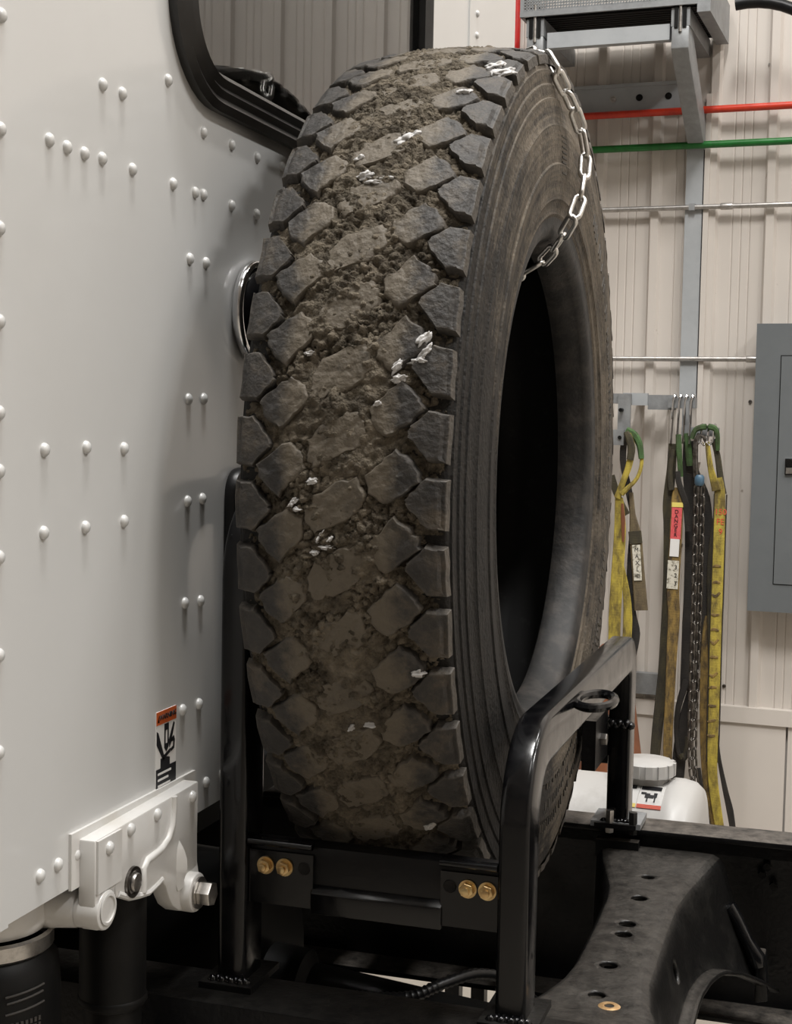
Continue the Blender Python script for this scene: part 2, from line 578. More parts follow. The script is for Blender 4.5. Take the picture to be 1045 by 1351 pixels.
        for i in range(len(rings) - 1):
            for k in range(6):
                fs.append(self.bm.faces.new((rings[i][k], rings[i][(k + 1) % 6], rings[i + 1][(k + 1) % 6], rings[i + 1][k])))
        fs.append(self.bm.faces.new(rings[0][::-1]))
        fs.append(self.bm.faces.new(rings[-1]))
        bmesh.ops.recalc_face_normals(self.bm, faces=fs)
        return self

    def mesh(self, name, mat, ang=38):
        if self.tf is not None:
            bmesh.ops.transform(self.bm, matrix=self.tf, verts=self.bm.verts)
        me = bpy.data.meshes.new(name)
        self.bm.to_mesh(me)
        self.bm.free()
        me.materials.append(mat)
        me.shade_smooth()
        me.set_sharp_from_angle(angle=R(ang))
        return me

    def build(self, name, mat, parent=None, ang=38):
        return link(name, self.mesh(name, mat, ang), parent)


def link(name, me, parent=None):
    o = bpy.data.objects.new(name, me)
    col.objects.link(o)
    if parent is not None:
        attach(o, parent)
    return o


def attach(o, parent):
    """child meshes are written in world coordinates"""
    o.parent = parent
    m = Matrix.Identity(4)
    q = parent
    chain = []
    while q is not None:
        chain.append(q)
        q = q.parent
    for q in reversed(chain):
        m = m @ q.matrix_parent_inverse @ q.matrix_basis
    o.matrix_parent_inverse = m.inverted()


def tag(o, label, cat, group=None, kind=None):
    if label:
        o['label'] = label
    if cat:
        o['category'] = cat
    if group:
        o['group'] = group
    if kind:
        o['kind'] = kind
    return o


def thing(name, label, cat, loc=(0, 0, 0), group=None):
    o = bpy.data.objects.new(name, None)
    o.empty_display_size = 0.05
    o.location = loc
    col.objects.link(o)
    return tag(o, label, cat, group)


def text_mesh(s, size, depth=0.0004, bold=0.0):
    c = bpy.data.curves.new('lettering', 'FONT')
    c.body = s
    c.size = size
    c.extrude = depth
    c.offset = bold
    c.align_x, c.align_y = 'CENTER', 'CENTER'
    c.resolution_u = 3
    o = bpy.data.objects.new('lettering', c)
    col.objects.link(o)
    bpy.context.view_layer.update()
    me = bpy.data.meshes.new_from_object(o)
    bpy.data.objects.remove(o)
    bpy.data.curves.remove(c)
    return me


def text(name, s, size, mat, origin, right, upv, parent, bold=0.0):
    me = text_mesh(s, size, bold=bold)
    r_, u_ = Vector(right).normalized(), Vector(upv).normalized()
    m = Matrix((r_, u_, r_.cross(u_))).transposed().to_4x4()
    m.translation = Vector(origin)
    me.transform(m)
    me.materials.clear()
    me.materials.append(mat)
    return link(name, me, parent)


# the far wall stands 3 degrees off the truck's axis: local x = along it, y = -distance out of it, z = up
WA = R(-3.0)
WALL = Matrix.Translation((0, 5.6, 0)) @ Matrix.Rotation(WA, 4, 'Z')
WU = Vector((math.cos(WA), math.sin(WA), 0))


def WP(u, z, out):
    return WALL @ Vector((u, -out, z))


def wbox(mb, u0, u1, o0, o1, z0, z1, b=0.0):
    return mb.box(u0, u1, -o1, -o0, z0, z1, b)


# ------------------------------------------------------------------ room
def struct(name, mb, mat, ang=38):
    o = mb.build(name, mat, ang=ang)
    o['kind'] = 'structure'
    return o


struct('floor', MB().box(-8, 7, -14, 7, -0.1, 0), M['concrete'])
struct('ceiling', MB().box(-8, 7, -14, 7, 8.0, 8.1), M['ceiling'])
struct('wall_left', MB().box(-8.1, -8, -14, 7, 0, 8), M['wall'])
struct('wall_right', MB().box(7, 7.1, -14, 7, 0, 8), M['wall'])
struct('wall_near', MB().box(-8, 7, -14.1, -14, 0, 8), M['wall'])
# ribbed sheet: a trapezoid rib every 0.214 m, two fine creases between
prof = []
u = -7.8
k = 0
pitch = 0.214
u0 = -0.757 - pitch * 32
for k in range(0, 66):
    c = u0 + k * pitch
    prof += [(c - 0.024, 0.0), (c - 0.014, 0.020), (c + 0.014, 0.020), (c + 0.024, 0.0)]
    for q in (0.075, 0.107, 0.139):
        prof += [(c + q - 0.004, 0.0), (c + q, -0.0035), (c + q + 0.004, 0.0)]


def sheet(name, z0, z1, out):
    vs, fs = [], []
    for (a, h) in prof:
        vs += [(a, -(h + out), z0), (a, -(h + out), z1)]
    for i in range(len(prof) - 1):
        fs.append((2 * i, 2 * i + 2, 2 * i + 3, 2 * i + 1))
    me = bpy.data.meshes.new(name)
    me.from_pydata([WALL @ Vector(v) for v in vs], [], fs)
    me.materials.append(M['wall'])
    o = link(name, me)
    o['kind'] = 'structure'
    return o
    return o


wall_o = sheet('wall_far', 0.0, 8.0, 0.0)
lower = MB(WALL)
for k in range(33):      # lower liner: wide flat boards with narrow joints
    a = u0 + 0.13 + k * pitch * 2
    wbox(lower, a + 0.004, a + pitch * 2 - 0.004, 0.0215, 0.030, 0.0, 0.60, 0.002)
lo = struct('wall_far_lower', lower, M['wall'])
struct('trim_1', wbox(MB(WALL), -7.5, 6.5, 0.0, 0.040, 0.572, 0.632, 0.004), M['wall'])
for uu, zz in ((-0.379, 1.781), (-0.62, 2.96), (-0.44, 0.70), (-0.62, 1.23), (-0.35, 3.02), (-0.93, 1.95), (-0.55, 1.95), (-0.93, 2.2)):
    p = WP(uu, zz, 0.0)
    MB().cyl(p, WP(uu, zz, 0.007), 0.0075, 10, r1=0.005).build('screw_head', M['steel'] if zz > 2 else M['chain_dark'], wall_o)

# ------------------------------------------------------------------ truck cab
XC = -0.66
cab = thing('truck_cab', 'white riveted truck cab with a dark rear window beside the spare tire', 'truck cab', (XC - 0.9, 1.9, 1.27))


def rrect(y0, y1, z0, z1, r, n=10):
    pts = []
    for cy, cz, a0 in ((y1 - r, z1 - r, 0), (y0 + r, z1 - r, 90), (y0 + r, z0 + r, 180), (y1 - r, z0 + r, 270)):
        for i in range(n + 1):
            a = R(a0 + 90 * i / n)
            pts.append((cy + r * math.cos(a), cz + r * math.sin(a)))
    return pts


WIN = rrect(1.342, 2.19, 2.036, 2.62, 0.085)
CY0, CY1, CZ0, CZ1 = 0.90, 2.81, 1.27, 3.02
CUT_Y, CUT_Z = 1.494, 1.62      # the panel is cut away low down beyond CUT_Y
# back panel: a ring of faces between the outer border and the window opening, 3 mm thick
bm_ = MB()
n_ = len(WIN)
cw = ((1.342 + 2.19) / 2, (2.036 + 2.62) / 2)
outer = []
for (a, b) in WIN:
    da, db = a - cw[0], b - cw[1]
    t = min((CY1 - cw[0]) / da if da > 1e-9 else (CY0 - cw[0]) / da if da < -1e-9 else 1e9,
            (CZ1 - cw[1]) / db if db > 1e-9 else (CUT_Z - cw[1]) / db if db < -1e-9 else 1e9)
    outer.append((cw[0] + da * t, cw[1] + db * t))
corners = [(CY1, CZ1), (CY0, CZ1), (CY0, CUT_Z), (CY1, CUT_Z)]
for X in (XC, XC - 0.003):
    vi = [bm_.bm.verts.new((X, a, b)) for a, b in WIN]
    vo = [bm_.bm.verts.new((X, a, b)) for a, b in outer]
    for i in range(n_):
        j = (i + 1) % n_
        f = [vi[i], vo[i]]
        a, b = outer[i], outer[j]
        if abs(a[0] - b[0]) > 1e-6 and abs(a[1] - b[1]) > 1e-6:
            cc = min(corners, key=lambda c: abs(c[0] - a[0]) + abs(c[1] - a[1]) + abs(c[0] - b[0]) + abs(c[1] - b[1]))
            f.append(bm_.bm.verts.new((X, *cc)))
        f += [vo[j], vi[j]]
        bm_.bm.faces.new(f)
bmesh.ops.recalc_face_normals(bm_.bm, faces=bm_.bm.faces)
lowp = [bm_.bm.verts.new((XC, a, b)) for a, b in ((CY0, CZ0), (CUT_Y, CZ0), (CUT_Y, CUT_Z), (CY0, CUT_Z))]
lowb = [bm_.bm.verts.new((XC - 0.003, a, b)) for a, b in ((CY0, CZ0), (CUT_Y, CZ0), (CUT_Y, CUT_Z), (CY0, CUT_Z))]
bm_.bm.faces.new(lowp)
bm_.bm.faces.new(lowb[::-1])
for i in range(4):
    j = (i + 1) % 4
    bm_.bm.faces.new((lowp[i], lowb[i], lowb[j], lowp[j]))
bmesh.ops.recalc_face_normals(bm_.bm, faces=bm_.bm.faces)
for f in bm_.bm.faces:
    c_ = f.calc_center_median()
    if abs(f.normal.x) > 0.9 and (f.normal.x > 0) != (c_.x > XC - 0.0015):
        f.normal_flip()
bm_.build('back_panel', M['cab_white'], cab, ang=20)
sh = MB()
sh.box(-2.7, XC - 0.003, CY0, CY0 + 0.01, CZ0, CZ1)
sh.box(-2.7, XC - 0.003, CY1 - 0.01, CY1, CUT_Z, CZ1)
sh.box(-2.7, -0.88, CY1 - 0.01, CY1, CZ0, CUT_Z)
sh.box(-2.7, XC - 0.003, CY0, CY1, CZ1 - 0.01, CZ1)
sh.box(-2.7, -2.69, CY0, CY1, CZ0, CZ1)
sh.build('cab_shell', M['cab_white'], cab)
sh = MB()
sh.box(-2.68, XC - 0.03, CY0 + 0.02, CY1 - 0.02, CZ0 + 0.004, CZ0 + 0.02)
sh.box(-2.6, -2.58, CY0 + 0.02, CY1 - 0.02, CZ0, CZ1 - 0.02)
sh.box(-2.68, XC - 0.03, CY0 + 0.012, CY0 + 0.02, CZ0, CZ1 - 0.02)
sh.box(-2.68, XC - 0.03, CY1 - 0.02, CY1 - 0.012, CUT_Z, CZ1 - 0.02)
sh.box(-2.68, -0.88, CY1 - 0.02, CY1 - 0.012, CZ0, CUT_Z)
sh.box(-2.68, XC - 0.03, CY0 + 0.02, CY1 - 0.02, CZ1 - 0.03, CZ1 - 0.02)
sh.box(-0.86, -0.85, CUT_Y - 0.1, CY1 - 0.02, 1.118, CUT_Z + 0.05)
sh.box(-0.85, XC - 0.004, CUT_Y - 0.006, CUT_Y, CZ0 + 0.002, CUT_Z)
sh.box(-0.85, XC - 0.004, CUT_Y, CY1 - 0.02, CUT_Z, CUT_Z + 0.006)
sh.build('cab_lining', M['cab_dark'], cab)
# lapped corner sheet with its own edge, and a flat strip on the far pillar
MB().box(XC, XC + 0.0025, CY0, 1.040, CZ0 - 0.001, CZ1, 0.001).build('corner_strip', M['cab_white'], cab)
MB().box(XC, XC + 0.0025, 2.47, CY1, CUT_Z, CZ1, 0.001).build('pillar_strip', M['cab_white'], cab)
# window gasket: ridged rubber swept round the opening
sec = [(-0.004, -0.017), (0.010, -0.019), (0.016, -0.012), (0.013, -0.006), (0.018, 0.000), (0.014, 0.005), (0.019, 0.012), (0.012, 0.019), (-0.004, 0.016)]
g = MB()
rings = []
for i in range(n_):
    a = Vector(WIN[(i - 1) % n_])
    c = Vector(WIN[(i + 1) % n_])
    t = (c - a).normalized()
    nr = Vector((t.y, -t.x))   # outwards
    rings.append([g.bm.verts.new((XC + dx, WIN[i][0] - nr.x * dn, WIN[i][1] - nr.y * dn)) for dx, dn in sec])
for i in range(n_):
    for k in range(len(sec)):
        g.bm.faces.new((rings[i][k], rings[i][(k + 1) % len(sec)], rings[(i + 1) % n_][(k + 1) % len(sec)], rings[(i + 1) % n_][k]))
bmesh.ops.recalc_face_normals(g.bm, faces=g.bm.faces)
g.build('window_gasket', M['rubber_seal'], cab, ang=50)
MB().prism(rrect(1.335, 2.197, 2.029, 2.627, 0.085), 'x', XC - 0.003, XC + 0.002).build('window_pane', M['glass'], cab)
# rivets: domed heads sharing one mesh
rv = MB().lathe([(0.0062, 0.0), (0.0060, 0.0016), (0.0046, 0.0034), (0.0024, 0.0043), (0, 0.0046)], (0, 0, 0), (1, 0, 0), 14)
rivet_me = rv.mesh('rivet', M['cab_white'], 80)
RIV = [(1.027, 2.011), (1.026, 1.922), (1.025, 1.844), (1.025, 1.770), (1.025, 1.697), (1.025, 1.650), (1.025, 1.580), (1.025, 1.500), (1.025, 1.42),
        (1.195, 1.994), (1.232, 1.994), (1.326, 2.027), (1.104, 1.928), (1.133, 1.927), (1.163, 1.927),
        (1.195, 1.928), (1.253, 1.928), (1.339, 1.928), (1.390, 1.927), (1.410, 1.928), (1.482, 1.927),
        (1.552, 1.927), (1.409, 1.992), (1.481, 1.992), (1.552, 1.991), (1.626, 1.993), (1.379, 1.858),
        (1.418, 1.858), (1.379, 1.714), (1.416, 1.715), (1.098, 1.666), (1.169, 1.667), (1.240, 1.665),
        (1.379, 1.608), (1.415, 1.609), (1.097, 1.595), (1.168, 1.595), (1.241, 1.596), (1.375, 1.502),
        (1.413, 1.500), (1.372, 1.390), (1.412, 1.389), (1.093, 1.297), (1.123, 1.298), (1.153, 1.298),
        (1.432, 1.299), (1.474, 1.299),]
for k in range(4):
    RIV.append((2.517, 2.368 + 0.037 - 0.037 * k))
for (a, b) in RIV:
    o = link('rivet', rivet_me)
    o.location = (XC + (0.0025 if a < 1.04 or a > 2.45 else 0.0), a, b)
    attach_loc = o.location.copy()
    attach(o, cab)
# warning decal: orange header, pictogram of a hand between crushing parts, five lines of type
dy0, dy1, dz0, dz1 = 1.312, 1.357, 1.300, 1.398
dec = MB().box(XC, XC + 0.0006, dy0, dy1, dz0, dz1).build('warning_decal', M['paper'], cab)
dx = XC + 0.0006


def dq(pts, mat, name, t=0.0003):
    MB().prism([(dy0 + (dy1 - dy0) * a, dz0 + (dz1 - dz0) * b) for a, b in pts], 'x', dx, dx + t).build(name, mat, dec)


dq([(0, .86), (1, .86), (1, 1), (0, 1)], M['ink_orange'], 'decal_header')
text('header_lettering', 'WARNING', 0.0080, M['ink'], (dx + 0.0005, (dy0 + dy1) / 2 + 0.002, dz0 + (dz1 - dz0) * .93), (0, 1, 0), (0, 0, 1), dec)
dq([(.05, .885), (.15, .885), (.10, .955)], M['ink'], 'warning_triangle')
dq([(0, 0), (1, 0), (1, .40), (0, .40)], M['ink'], 'text_block')
for k, w_ in enumerate((.66, .52, .62, .42, .80)):
    z_ = .335 - k * .063
    dq([(.08, z_), (.08 + w_, z_), (.08 + w_, z_ + .022), (.08, z_ + .022)], M['paper'], 'text_line', 0.0006)
dq([(.02, .80), (.10, .78), (.30, .60), (.42, .50), (.38, .46), (.26, .52), (.02, .66)], M['ink'], 'pictogram')
dq([(.40, .85), (.62, .85), (.62, .78), (.40, .78)], M['ink'], 'pictogram')
dq([(.40, .78), (.46, .78), (.46, .64), (.56, .64), (.56, .78), (.62, .78), (.62, .60), (.50, .55), (.40, .60)], M['ink'], 'pictogram')
dq([(.62, .66), (.86, .84), (.92, .82), (.74, .62), (.66, .58)], M['ink'], 'pictogram')
dq([(.72, .66), (.88, .69), (.94, .64), (.90, .55), (.74, .53), (.70, .56), (.84, .58), (.86, .63), (.74, .63)], M['ink'], 'pictogram')
dq([(.36, .52), (.70, .57), (.70, .53), (.50, .50), (.68, .48), (.68, .40), (.22, .40), (.22, .50), (.40, .50)], M['ink'], 'pictogram')

# round work lamp with a chrome rim on the cab back, mostly behind the tire
WLC = (XC, 1.538, 1.815)
wl = thing('work_lamp', 'small round chrome-rimmed work lamp on the white cab, peeping out behind the tire', 'lamp', WLC)
MB().lathe([(0.0, 0.0), (0.046, 0.0), (0.047, 0.010), (0.0, 0.012)], WLC, (1, 0, 0), 40).build('lamp_body', M['black_plastic'], wl)
MB().lathe([(0.0535 + 0.0048 * math.cos(R(a)), 0.0085 + 0.0065 * math.sin(R(a))) for a in range(0, 360, 30)], WLC, (1, 0, 0), 48, closed=True).build('lamp_rim', M['chrome'], wl, ang=80)
MB().lathe([(0.0495, 0.008), (0.046, 0.016), (0.034, 0.024), (0.018, 0.028), (0, 0.029)], WLC, (1, 0, 0), 40).build('lens', M['black_paint'], wl)

# tall rounded black pad fixed on the cab back
pad = MB().prism(rrect(1.470, 1.640, 1.377, 1.640, 0.030, 8), 'x', XC, XC + 0.014, 0.004)
tag(pad.build('bumper_pad', M['black_plastic']), 'tall rounded black pad on the white cab back, left of the tire', 'pad')

# ------------------------------------------------------------------ white cast cab mount
mount = thing('cab_mount', 'white cast mounting bracket bolted to the lower cab edge', 'bracket', (XC, 1.26, 1.18))
MX = -0.641                       # front face of the casting
PL = [(1.156, 1.312), (1.374, 1.316), (1.374, 1.296), (1.373, 1.260), (1.374, 1.219), (1.380, 1.203), (1.379, 1.192), (1.369, 1.184), (1.349, 1.185), (1.331, 1.191), (1.316, 1.201), (1.307, 1.213), (1.300, 1.226),
      (1.291, 1.234), (1.278, 1.231), (1.260, 1.229), (1.243, 1.232), (1.224, 1.237), (1.196, 1.247), (1.195, 1.256), (1.193, 1.240), (1.187, 1.230), (1.174, 1.224), (1.162, 1.227), (1.157, 1.245)]
MB().prism(PL, 'x', XC + 0.001, MX, 0.0022).build('mount_plate', M['cast_white'], mount)
MB().box(XC, XC + 0.003, 1.142, 1.400, 1.268, 1.320, 0.001).build('backing_plate', M['cast_white'], mount)
# raised curved rib, dividing the plate
MB().tube([(MX, 1.315, 1.314), (MX, 1.315, 1.303), (MX, 1.312, 1.286), (MX, 1.303, 1.274), (MX, 1.289, 1.268), (MX, 1.271, 1.266), (MX, 1.257, 1.265), (MX, 1.250, 1.259), (MX, 1.250, 1.247), (MX, 1.250, 1.236)], 0.0040, 10).build('raised_rib', M['cast_white'], mount)
MB().tube([(MX - 0.001, 1.200, 1.2495), (MX - 0.001, 1.224, 1.2385), (MX - 0.001, 1.243, 1.2345), (MX - 0.001, 1.262, 1.2315), (MX - 0.001, 1.279, 1.234), (MX - 0.001, 1.291, 1.2365)], 0.0034, 8).build('lower_rib', M['cast_white'], mount)
MB().box(MX - 0.003, MX + 0.0022, 1.158, 1.203, 1.262, 1.311, 0.001).build('corner_pad', M['cast_white'], mount)
# scooped web running down to the bolt lug
sc_ = MB()
rows_ = []
for q in range(9):
    t_ = q / 8
    row_ = []
    for p_ in range(9):
        a_ = p_ / 8
        yy_ = 1.322 + (1.373 - 1.322) * a_ + 0.004 * t_ * (1 - a_)
        zz_ = 1.284 - 0.070 * t_ - 0.010 * (1 - a_) * (1 - t_)
        bul = 0.010 * t_ - 0.0075 * math.sin(math.pi * min(1, t_ * 1.25)) * math.sin(math.pi * min(1, max(0, a_ * 1.5 - 0.35))) + 0.007 * (1 if 0.02 < a_ < 0.14 else 0) * math.sin(math.pi * t_)
        row_.append(sc_.bm.verts.new((MX + 0.0015 + bul, yy_, zz_)))
    rows_.append(row_)
for q in range(8):
    for p_ in range(8):
        sc_.bm.faces.new((rows_[q][p_], rows_[q + 1][p_], rows_[q + 1][p_ + 1], rows_[q][p_ + 1]))
bmesh.ops.recalc_face_normals(sc_.bm, faces=sc_.bm.faces)
so_ = bmesh.ops.solidify(sc_.bm, geom=list(sc_.bm.faces), thickness=0.009)
mxx = max(v.co.x for v in sc_.bm.verts)
for v in sc_.bm.verts:
    v.co.x += MX + 0.0085 - mxx
sc_.build('scooped_web', M['cast_white'], mount, ang=70)
MB().cyl((-0.658, 1.352, 1.205), (-0.630, 1.352, 1.205), 0.0205, 28, b=0.003).build('bolt_boss', M['cast_white'], mount)
# left tubular boss running back under the cab
b_ = MB()
b_.cyl((-0.76, 1.174, 1.243), (-0.638, 1.174, 1.243), 0.0185, 28, b=0.002)
b_.lathe([(0.020, 0), (0.022, 0.02), (0.030, 0.06), (0.042, 0.10)], (-0.665, 1.174, 1.244), (-1, -0.1, 0.02), 28)
b_.build('tube_boss', M['cast_white'], mount)
MB().lathe([(0.0142, 0.0), (0.0147, 0.001), (0.0122, 0.0012), (0.0118, -0.004), (0, -0.0042)], (-0.6375, 1.174, 1.244), (1, 0, 0), 24).build('boss_socket', M['cast_white'], mount)
# bolts and rivets on the plate
MB().lathe([(0.0150, 0.0), (0.0150, 0.003), (0.0118, 0.0032), (0.0112, 0.001)], (MX, 1.227, 1.253), (1, 0, 0), 24).build('bolt_collar', M['chain_dark'], mount)
MB().cyl((MX, 1.227, 1.253), (MX + 0.007, 1.227, 1.253), 0.0092, 18, b=0.002).build('mount_bolt', M['steel'], mount)
MB().cyl((-0.630, 1.352, 1.205), (-0.6275, 1.352, 1.205), 0.0165, 24).build('washer', M['steel'], mount)
MB().cyl((-0.6275, 1.352, 1.205), (-0.613, 1.352, 1.205), 0.0128, 6, b=0.0012).build('hex_bolt', M['steel'], mount, ang=25)
for (a, b) in ((1.178, 1.300), (1.223, 1.305), (1.278, 1.305), (1.358, 1.303)):
    o = link('rivet', rivet_me)
    o.location = (MX + (0.002 if a < 1.2 else 0.0), a, b)
    attach(o, mount)

# ------------------------------------------------------------------ air spring and shock absorber under the cab
sp = thing('air_spring', 'black ribbed air spring with a steel top ring under the cab corner', 'air spring', (-0.745, 1.145, 0.80))
MB().lathe([(0.050, 1.262), (0.056, 1.255), (0.057, 1.235), (0.052, 1.226), (0.040, 1.224)], (-0.745, 1.145, 0), (0, 0, 1), 40).build('top_cap', M['cast_white'], sp)
MB().lathe([(0.056, 1.224), (0.0595, 1.222), (0.0595, 1.209), (0.056, 1.206)], (-0.745, 1.145, 0), (0, 0, 1), 40).build('crimp_ring', M['steel'], sp)
MB().lathe([(0.055, 1.206), (0.0635, 1.196), (0.066, 1.17), (0.066, 1.08), (0.064, 0.98), (0.05, 0.93), (0.05, 0.80), (0, 0.80)], (-0.745, 1.145, 0), (0, 0, 1), 40).build('bellows', M['deep_black'], sp)
emb = MB()
for zz, w_ in ((1.182, .30), (1.176, .28), (1.166, .30), (1.141, .30), (1.118, .30), (1.112, .28), (1.095, .34), (1.086, .34), (1.07, .3)):
    a0 = R(-27)
    pts = [(-0.745 + 0.0664 * math.cos(a0 + w_ * (i / 6 - .5) * 2), 1.145 + 0.0664 * math.sin(a0 + w_ * (i / 6 - .5) * 2), zz + 0.003 * (i / 6 - .5)) for i in range(7)]
    emb.tube(pts, 0.0011, 6)
for zz in (1.154, 1.148, 1.131, 1.125):
    for i in range(7):
        a0 = R(-27) + (i - 3) * 0.07
        emb.obox((-0.745 + 0.0662 * math.cos(a0), 1.145 + 0.0662 * math.sin(a0), zz), (0.0016, 0.0026, 0.004), Matrix.Rotation(a0, 3, 'Z'))
emb.build('embossed_lettering', M['letter_grey'], sp)['kind'] = 'stuff'

sh_ = thing('shock_absorber', 'black cylindrical shock absorber hanging under the white bracket', 'shock absorber', (-0.692, 1.285, 0.80))
MB().lathe([(0, 1.250), (0.030, 1.250), (0.0335, 1.243), (0.0335, 1.110), (0.0325, 1.106), (0.029, 1.104), (0.029, 0.80), (0, 0.80)], (-0.692, 1.285, 0), (0, 0, 1), 32).build('dust_tube', M['deep_black'], sh_)
MB().lathe([(0.0336, 1.116), (0.0350, 1.114), (0.0350, 1.110), (0.0336, 1.108)], (-0.692, 1.285, 0), (0, 0, 1), 32).build('tube_lip', M['deep_black'], sh_)

# ------------------------------------------------------------------ chassis
fr = thing('truck_chassis', 'black steel truck frame with two rails and a dished crossmember', 'truck frame', (-0.4, 1.75, 0.82))
prof_c = [(0, 0), (0.085, 0), (0.085, 0.008), (0.008, 0.008), (0.008, 0.262), (0.085, 0.262), (0.085, 0.27), (0, 0.27)]
MB().prism([(1.352 + a, 0.82 + b) for a, b in prof_c], 'x', -2.6, 1.5, 0.0015).build('frame_rail', M['frame_near'], fr)
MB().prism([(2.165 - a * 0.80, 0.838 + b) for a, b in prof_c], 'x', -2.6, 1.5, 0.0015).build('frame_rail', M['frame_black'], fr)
# inner liner flange that steps the far rail
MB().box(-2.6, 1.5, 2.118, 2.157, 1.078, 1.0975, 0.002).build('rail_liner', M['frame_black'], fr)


# dished crossmember: top sheet with rolled edges, side flanges, an arched right skirt
def interp(tab, y):
    for (a, p), (b, q) in zip(tab, tab[1:]):
        if a <= y <= b:
            s = (y - a) / (b - a)
            s = s * s * (3 - 2 * s) if False else s
            return p + (q - p) * s
    return tab[0][1] if y < tab[0][0] else tab[-1][1]


LFT = [(1.44, -0.335), (1.50, -0.322), (1.55, -0.303), (1.60, -0.290), (1.66, -0.284), (1.80, -0.285), (1.90, -0.288), (1.95, -0.294), (2.00, -0.306), (2.05, -0.320), (2.10, -0.330)]
RGT = [(1.44, -0.150), (1.50, -0.172), (1.55, -0.186), (1.62, -0.196), (1.80, -0.198), (1.90, -0.197), (1.97, -0.190), (2.03, -0.180), (2.10, -0.160)]
SKX = [(1.44, -0.120), (1.52, -0.150), (1.60, -0.170), (1.70, -0.176), (1.80, -0.174), (1.90, -0.164), (1.98, -0.146), (2.04, -0.122), (2.10, -0.094)]
SKZ = [(1.44, 0.880), (1.52, 0.930), (1.60, 0.965), (1.66, 0.985), (1.75, 0.995), (1.85, 0.990), (1.93, 0.975), (2.00, 0.950), (2.05, 0.925), (2.10, 0.895)]
cm = MB()
rows = []
ys = [1.44 + (2.10 - 1.44) * i / 44 for i in range(45)]
for y in ys:
    l, r_, sx, sz = interp(LFT, y), interp(RGT, y), interp(SKX, y), interp(SKZ, y)
    top = 1.066 + 0.012 * max(0, (y - 2.02) / .08) + 0.010 * max(0, (1.52 - y) / .08)
    pr = [(l - 0.006, 0.93), (l - 0.004, top - 0.012), (l + 0.002, top - 0.002), (l + 0.008, top)]
    for q in range(1, 8):
        pr.append((l + (r_ - l) * (0.1 + 0.8 * q / 8), top))
    e_ = 0.012
    pr += [(r_ - e_, top - 0.0008), (r_ - e_ * .4, top - 0.004), (r_, top - 0.010)]
    for q in range(1, 6):
        s = q / 6
        pr.append((r_ + 0.003 + (sx - r_ - 0.003) * s ** 1.3, top - 0.010 + (sz - top + 0.010) * s))
    pr += [(sx, sz), (sx + 0.006, sz - 0.003), (sx + 0.016, sz - 0.004), (sx + 0.022, sz - 0.002)]
    rows.append([cm.bm.verts.new((x, y, z)) for x, z in pr])
for i in range(len(rows) - 1):
    for k in range(len(rows[0]) - 1):
        cm.bm.faces.new((rows[i][k], rows[i][k + 1], rows[i + 1][k + 1], rows[i + 1][k]))
bmesh.ops.recalc_face_normals(cm.bm, faces=cm.bm.faces)
cm_o = cm.build('crossmember', M['frame_sheen'], fr, ang=60)
sol = cm_o.modifiers.new('thickness', 'SOLIDIFY')
sol.thickness = 0.005
sol.offset = 1
cut = MB()
for (x, y, r_) in ((-0.250, 1.996, 0.0095), (-0.249, 1.902, 0.0110), (-0.249, 1.798, 0.0110), (-0.248, 1.759, 0.0110), (-0.249, 1.651, 0.0110), (-0.247, 1.559, 0.0100)):
    cut.cyl((x, y, 1.02), (x, y, 1.12), r_, 24)
for (y, z) in ((1.76, 1.030), (1.585, 1.020)):
    cut.cyl((interp(RGT, y) - 0.02, y, z), (interp(RGT, y) + 0.06, y, z), 0.0125, 20)
cutter = cut.build('cutter', M['deep_black'])
bo_ = cm_o.modifiers.new('holes', 'BOOLEAN')
bo_.object = cutter
bo_.operation = 'DIFFERENCE'
bo_.solver = 'EXACT'
bpy.context.view_layer.update()
me_ = bpy.data.meshes.new_from_object(cm_o.evaluated_get(bpy.context.evaluated_depsgraph_get()))
cm_o.modifiers.clear()
cm_o.data = me_
bpy.data.objects.remove(cutter)
MB().lathe([(0.0055, 0.001), (0.0055, 0.005), (0.010, 0.0055), (0.0125, 0.004), (0.013, 0.0)], (-0.229, 1.533, 1.0668), (0, 0, 1), 24).build('brass_bush', M['brass'], fr)['label'] = 'pale brass ring sitting on the crossmember'
# bead of weld and nuts where the crossmember meets the far rail
wd = MB()
for i in range(9):
    wd.lathe([(0.006, 0), (0.005, 0.004), (0, 0.006)], (-0.285 + i * 0.0095, 2.086 - (i % 2) * 0.004, 1.0725), (0, 0, 1), 8)
wd.build('weld_bead', M['frame_sheen'], fr)
# bright stiffening rib on the skirt's outer corner
MB().tube([(-0.150, 2.082, 1.010), (-0.143, 2.079, 1.013), (-0.134, 2.076, 1.000), (-0.118, 2.072, 0.972), (-0.104, 2.068, 0.950), (-0.100, 2.066, 0.938)], [0.009, 0.012, 0.010, 0.009, 0.013, 0.008], 14).build('stiffening_rib', M['black_paint'], fr)
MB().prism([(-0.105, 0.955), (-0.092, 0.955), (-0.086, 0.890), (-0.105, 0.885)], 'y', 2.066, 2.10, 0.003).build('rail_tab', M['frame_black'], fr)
for (x, z) in ((-0.135, 1.045), (-0.118, 1.03), (-0.128, 1.058)):
    MB().cyl((x + .03, 2.157, z), (x + .03, 2.145, z), 0.006, 6).build('rail_bolt', M['frame_sheen'], fr)

